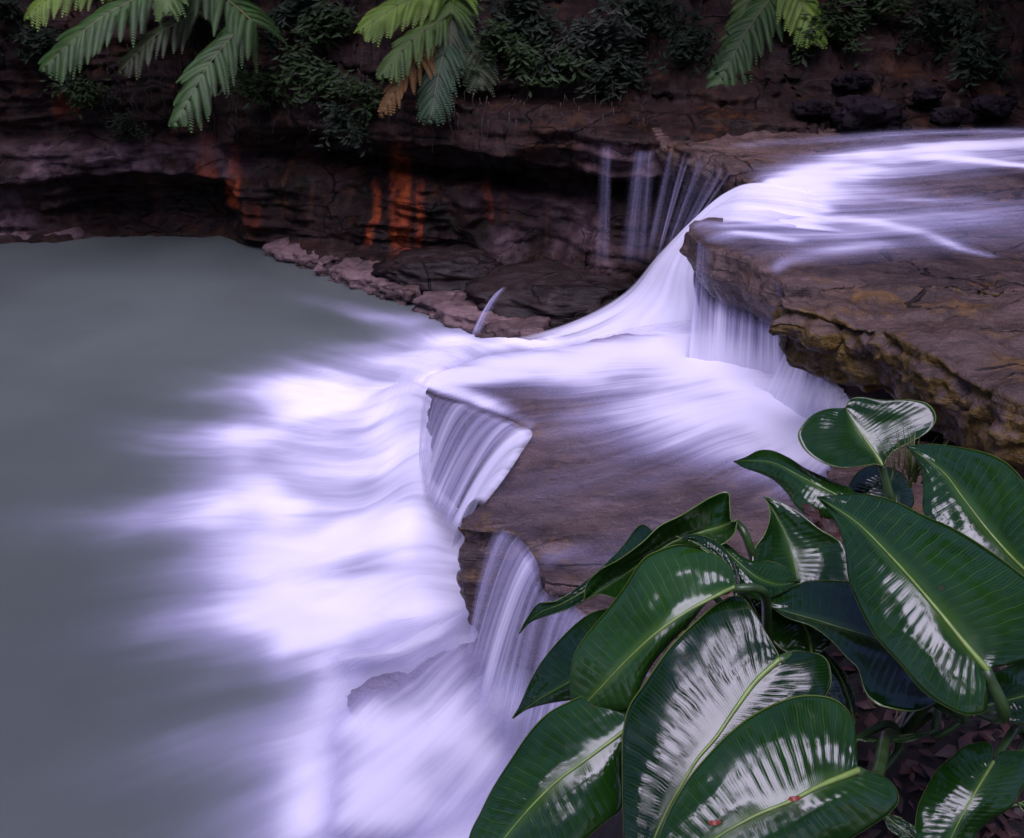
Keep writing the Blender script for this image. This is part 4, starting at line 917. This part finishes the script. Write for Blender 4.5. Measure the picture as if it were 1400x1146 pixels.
# ------------------------------------------------------------------ shrubs and hanging plants on the cliff
SM = [plain('shrub_leaf_dark', (.007, .016, .005), .6, .5, 9, .15, .2), plain('shrub_leaf_mid', (.018, .036, .008), .6, .5, 9, .15, .2), plain('shrub_leaf_grey', (.014, .020, .011), .6, .5, 9, .1, .25)]
def shrub(c, r, label, mat, nl=260, size=.05, seed=0, hang=.4):
    r_ = np.random.default_rng(seed); e = empty('cliff_shrub', c); e['_base'] = [float(v) for v in c]
    tag(e, label, 'shrub', 'shrubs on the far cliff'); V, F = [], []; SV, SF = [], []
    nst = 9
    for k in range(nst):
        a = r_.uniform(-1, 1); dirv = np.array([a*r[0], -r[1]*r_.uniform(.3, 1), r[2]*r_.uniform(-.9, .9)])
        P = spline([np.array([0, .15, 0]), dirv*.5+[0, 0, .10*r[2]], dirv-[0, 0, hang*r[2]*.5]], 12)+c
        Vt, Ft = tube(P, np.linspace(.007, .002, 12), 5); b = len(SV); SV += Vt.tolist(); SF += [tuple(x+b for x in f) for f in Ft]
        for q in range(int(nl*1.3)//nst):
            t = r_.uniform(.3, 1); p = P[int(t*11)] + r_.normal(size=3)*.035
            a2 = r_.uniform(0, 6.3); d = np.array([math.cos(a2), math.sin(a2)*.6-.3, r_.uniform(-.9, .3)]); d /= np.linalg.norm(d)
            s_ = np.cross(d, [0, -.5, .85]); s_ /= np.linalg.norm(s_); u = np.cross(s_, d); L = size*r_.uniform(.8, 2.0); w = L*.19
            b = len(V); V += [p, p+d*L*.5+s_*w-u*w*.3, p+d*L, p+d*L*.5-s_*w-u*w*.3, p+d*L*.5]
            F += [(b, b+1, b+4), (b+1, b+2, b+4), (b+2, b+3, b+4), (b+3, b, b+4)]
    mesh('foliage', V, F, mat, parent=e, smooth=False); mesh('stem', SV, SF, M['trunk'], parent=e)
def at_cliff(px, py, off=.12):
    Y = 8.0
    for _ in range(12):
        b = WY(px, py, Y); Y = .5*Y+.5*float(cliffY(b[0], b[2]))
    return WY(px, py, Y-off)
for k, (px, py, rx, rz, m, nl, sz, lab) in enumerate([
    (400, 20, .38, .30, 0, 520, .055, 'dark bush between the two ferns at the top of the cliff'), (360, 120, .25, .2, 1, 260, .045, 'low olive bush just below the dark bush on the cliff'),
    (430, 90, .28, .22, 1, 330, .05, 'mid green bush hanging beside the lime fern'), (470, 160, .22, .18, 0, 240, .04, 'small dark trailing bush above the overhang'),
    (720, 20, .32, .25, 0, 420, .05, 'dark bush to the right of the lime fern'), (745, 85, .26, .16, 1, 240, .05, 'yellow green sprig hanging clear of the dark rock'),
    (800, 50, .36, .24, 2, 420, .05, 'grey green bush with drooping leaves above the overhang'), (880, 15, .38, .26, 0, 460, .05, 'dark bush at the picture top over the rounded block'),
    (940, 60, .25, .2, 0, 260, .045, 'thin dark bush beside the drooping green fern'), (1190, 5, .42, .22, 1, 420, .05, 'leafy bush at the picture top past the last fern'),
    (60, 70, .3, .25, 0, 320, .05, 'dark bush behind the first fern at the corner'), (20, 20, .3, .3, 0, 300, .05, 'black green bush in the very top corner'),
    (180, 170, .2, .12, 0, 180, .035, 'small dark cushion of leaves above the pale ledge band'), (1290, 20, .4, .3, 0, 320, .05, 'very dark bush on the shaded far bank'), (300, 40, .3, .2, 0, 300, .045, 'dark bush hanging between fern fronds above the cave'),
    (455, 30, .3, .22, 1, 360, .05, 'mid green bush at the picture top just before the lime fern'), (500, 130, .22, .18, 1, 220, .04, 'small mid green bush below the dead brown frond'),
    (120, 125, .26, .16, 1, 240, .04, 'small mid green bush under the first drooping fern frond'), (690, 60, .26, .2, 1, 280, .045, 'sprawling bush between the olive frond and the yellow green sprig'),
    (835, 95, .3, .16, 0, 260, .045, 'thin hanging bush low over the rounded block'), (1330, 70, .36, .2, 0, 260, .05, 'black green bush in the shade above the bank rocks'), (1120, 30, .28, .2, 1, 280, .05, 'bush tucked behind the pale lime frond over the stream')]):
    nl = int(nl*1.35)
    shrub(at_cliff(px, py), (rx, .22, rz), lab, SM[m], nl, sz, seed=100+k)
def hanging_roots():
    V, F = [], []
    for k in range(170):
        px = rng.choice([rng.uniform(130, 520), rng.uniform(520, 900)]); py = rng.uniform(60, 165); p = at_cliff(px, py, .10)
        L = rng.uniform(.06, .28); n = 6; P = p + np.c_[.01*rng.normal(size=n).cumsum(), .008*rng.normal(size=n).cumsum(), -L*np.linspace(0, 1, n)]
        Vt, Ft = tube(P, np.linspace(.004, .0015, n), 4); b = len(V); V += Vt.tolist(); F += [tuple(x+b for x in f) for f in Ft]
    tag(mesh('hanging_roots', V, F, plain('root', (.025, .017, .011), .8, .5, 20), loc=(0, 7.5, 1.4)), 'fine brown roots and moss threads hanging down the cliff face', 'roots', kind='stuff')
hanging_roots()

# ------------------------------------------------------------------ forest, hills and ground around the gorge
def forest():
    r_ = np.random.default_rng(11); V, F = [], []
    clumps = []
    for k in range(320):
        x = r_.uniform(-13, 13); y = r_.uniform(8.3, 15); z = 2.7 + r_.uniform(0, 1)**1.0*(1.5+1.55*(y-8))
        clumps.append((x, y, z, r_.uniform(.5, 1.2)))
    for k in range(34): clumps.append((r_.uniform(-8, 7), r_.uniform(6.3, 8.3), r_.uniform(2.9, 4.2), r_.uniform(.4, .75)))  # unseen leaf clumps added above the cliff edge to shade it
    for k in range(360):                    # unseen wood put in on the other sides to block low light; sky open overhead
        a = r_.uniform(0, 2*math.pi); rad = r_.uniform(8.5, 13); x, y = rad*math.cos(a)*1.15-1, 4+rad*math.sin(a)
        if y > 7.5: continue
        z = r_.uniform(0, 1)**.8*(2.5+1.05*rad); clumps.append((x, y, z, r_.uniform(.7, 1.5)))
    for k in range(22): clumps.append((r_.uniform(3.0, 7), r_.uniform(5.9, 7.6), r_.uniform(2.75, 3.6), r_.uniform(.4, .6)))  # more unseen clumps added to darken the far bank
    # unseen clumps added overhead as boughs, placed to break the sky the leaves mirror
    for x, y, z, r in ((-2.1, .1, 6.5, .8), (-1.5, -.5, 6.7, .5), (2.0, .8, 6.4, .75), (1.5, .3, 6.6, .45), (2.5, .2, 6.8, .7), (4.2, .2, 6.2, 1.3), (4.4, 2.2, 6.3, .9), (.9, 1.9, 6.9, .55),
                       (-.1, -2.6, 6.6, .7), (1.0, -2.9, 6.5, .8), (-1.2, -2.8, 6.3, .8), (-3.4, 1.5, 6.6, .8), (.1, .5, 7.2, .35), (-.9, 2.6, 7.0, .4), (3.4, 3.4, 6.4, .7)):
        for q in range(2): clumps.append((x+r_.normal()*.15, y+r_.normal()*.15, z, r))
    for x, y, z, r in clumps:
        for q in range(110):
            d = r_.normal(size=3); d /= np.linalg.norm(d); p = np.array([x, y, z]) + d*r*r_.uniform(.5, 1)**.5*[1, 1, .7]
            a = r_.normal(size=3); a /= np.linalg.norm(a); b_ = np.cross(a, d); b_ /= max(1e-6, np.linalg.norm(b_)); s = r_.uniform(.06, .15) if 8 < y < 9.5 and z < 3.2 else r_.uniform(.10, .26)
            i = len(V); V += [p-a*s, p+b_*s*.45, p+a*s, p-b_*s*.45]; F.append((i, i+1, i+2, i+3))
    tag(mesh('forest', V, F, plain('forest_leaf', (.030, .050, .020), .5, .5, 3, .15), loc=(0, 11, 3), smooth=False), 'dense dark forest round the gorge, unseen, with clumps added to shape light and reflections', 'forest', kind='stuff')
forest()
def hills():
    xs = np.arange(-60, 61, 3.); ys = np.concatenate([np.arange(9.6, 20, 1.), np.arange(20, 90, 5.)])
    X, Y = np.meshgrid(xs, ys); P = np.c_[X.ravel(), Y.ravel()]
    z = 3.6 + .42*(P[:, 1]-10.5) + 1.5*fbm(np.c_[P*.08, P[:, :1]*0], 3)*ss(10, 20, P[:, 1]); z = np.minimum(z, 20+.1*P[:, 1])
    z = np.where(P[:, 1] < 10.5, 3.2, z)
    tag(mesh('hills', np.c_[P, z], grid_faces(*X.shape), plain('hill_undergrowth', (.022, .032, .014), .9, .5, .6), loc=(0, 0, 0)), kind='structure')
hills()
tag(mesh('ground', [(-300, -300, -.75), (300, -300, -.75), (300, 300, -.75), (-300, 300, -.75)], [(0, 1, 2, 3)], M['soil'], loc=(0, 0, -.75), smooth=False), kind='structure')

# ------------------------------------------------------------------ light and camera
w = bpy.data.worlds.new('World'); S.world = w; w.use_nodes = True; nt = w.node_tree; nt.nodes.clear()
sky = nt.nodes.new('ShaderNodeTexSky'); sky.sky_type = 'NISHITA'; sky.sun_disc = False
SUN_EL, SUN_AZ = R(64), R(190)
sky.sun_elevation = SUN_EL; sky.sun_rotation = SUN_AZ; sky.air_density = 1.0; sky.dust_density = .8; sky.ozone_density = 2.0
hs = nt.nodes.new('ShaderNodeMix'); hs.data_type = 'RGBA'; hs.blend_type = 'MULTIPLY'; hs.inputs[0].default_value = 1; hs.inputs[7].default_value = (.58, .50, .70, 1)
bg = nt.nodes.new('ShaderNodeBackground'); bg.inputs[1].default_value = .05; out = nt.nodes.new('ShaderNodeOutputWorld')
nt.links.new(sky.outputs[0], hs.inputs[6]); nt.links.new(hs.outputs[2], bg.inputs[0]); nt.links.new(bg.outputs[0], out.inputs[0])
sl = bpy.data.lights.new('sun', 'SUN'); sl.energy = 1.5; sl.angle = R(54); sl.color = (.85, .775, 1)
so = bpy.data.objects.new('sun', sl); COL.objects.link(so)
dv = Vector((math.sin(SUN_AZ)*math.cos(SUN_EL), math.cos(SUN_AZ)*math.cos(SUN_EL), math.sin(SUN_EL)))
so.rotation_euler = dv.to_track_quat('Z', 'Y').to_euler(); so.location = (0, 0, 12)

cam = bpy.data.cameras.new('camera'); cam.sensor_width = 36; cam.lens = 36*FPX/1400; cam.clip_start = .05; cam.clip_end = 1000
co_ = bpy.data.objects.new('camera', cam); COL.objects.link(co_); co_.location = (0, 0, CZ); co_.rotation_euler = (R(90)-PITCH, 0, 0)
S.camera = co_
for o in bpy.data.objects:
    if '_base' in o: del o['_base']
S.view_settings.view_transform = 'Standard'; S.view_settings.look = 'None'; S.view_settings.exposure = 2.3; S.view_settings.gamma = 1
S.cycles.use_denoising = True; S.cycles.transparent_max_bounces = 24; S.cycles.max_bounces = 8; S.cycles.use_adaptive_sampling = True; S.cycles.adaptive_threshold = .015
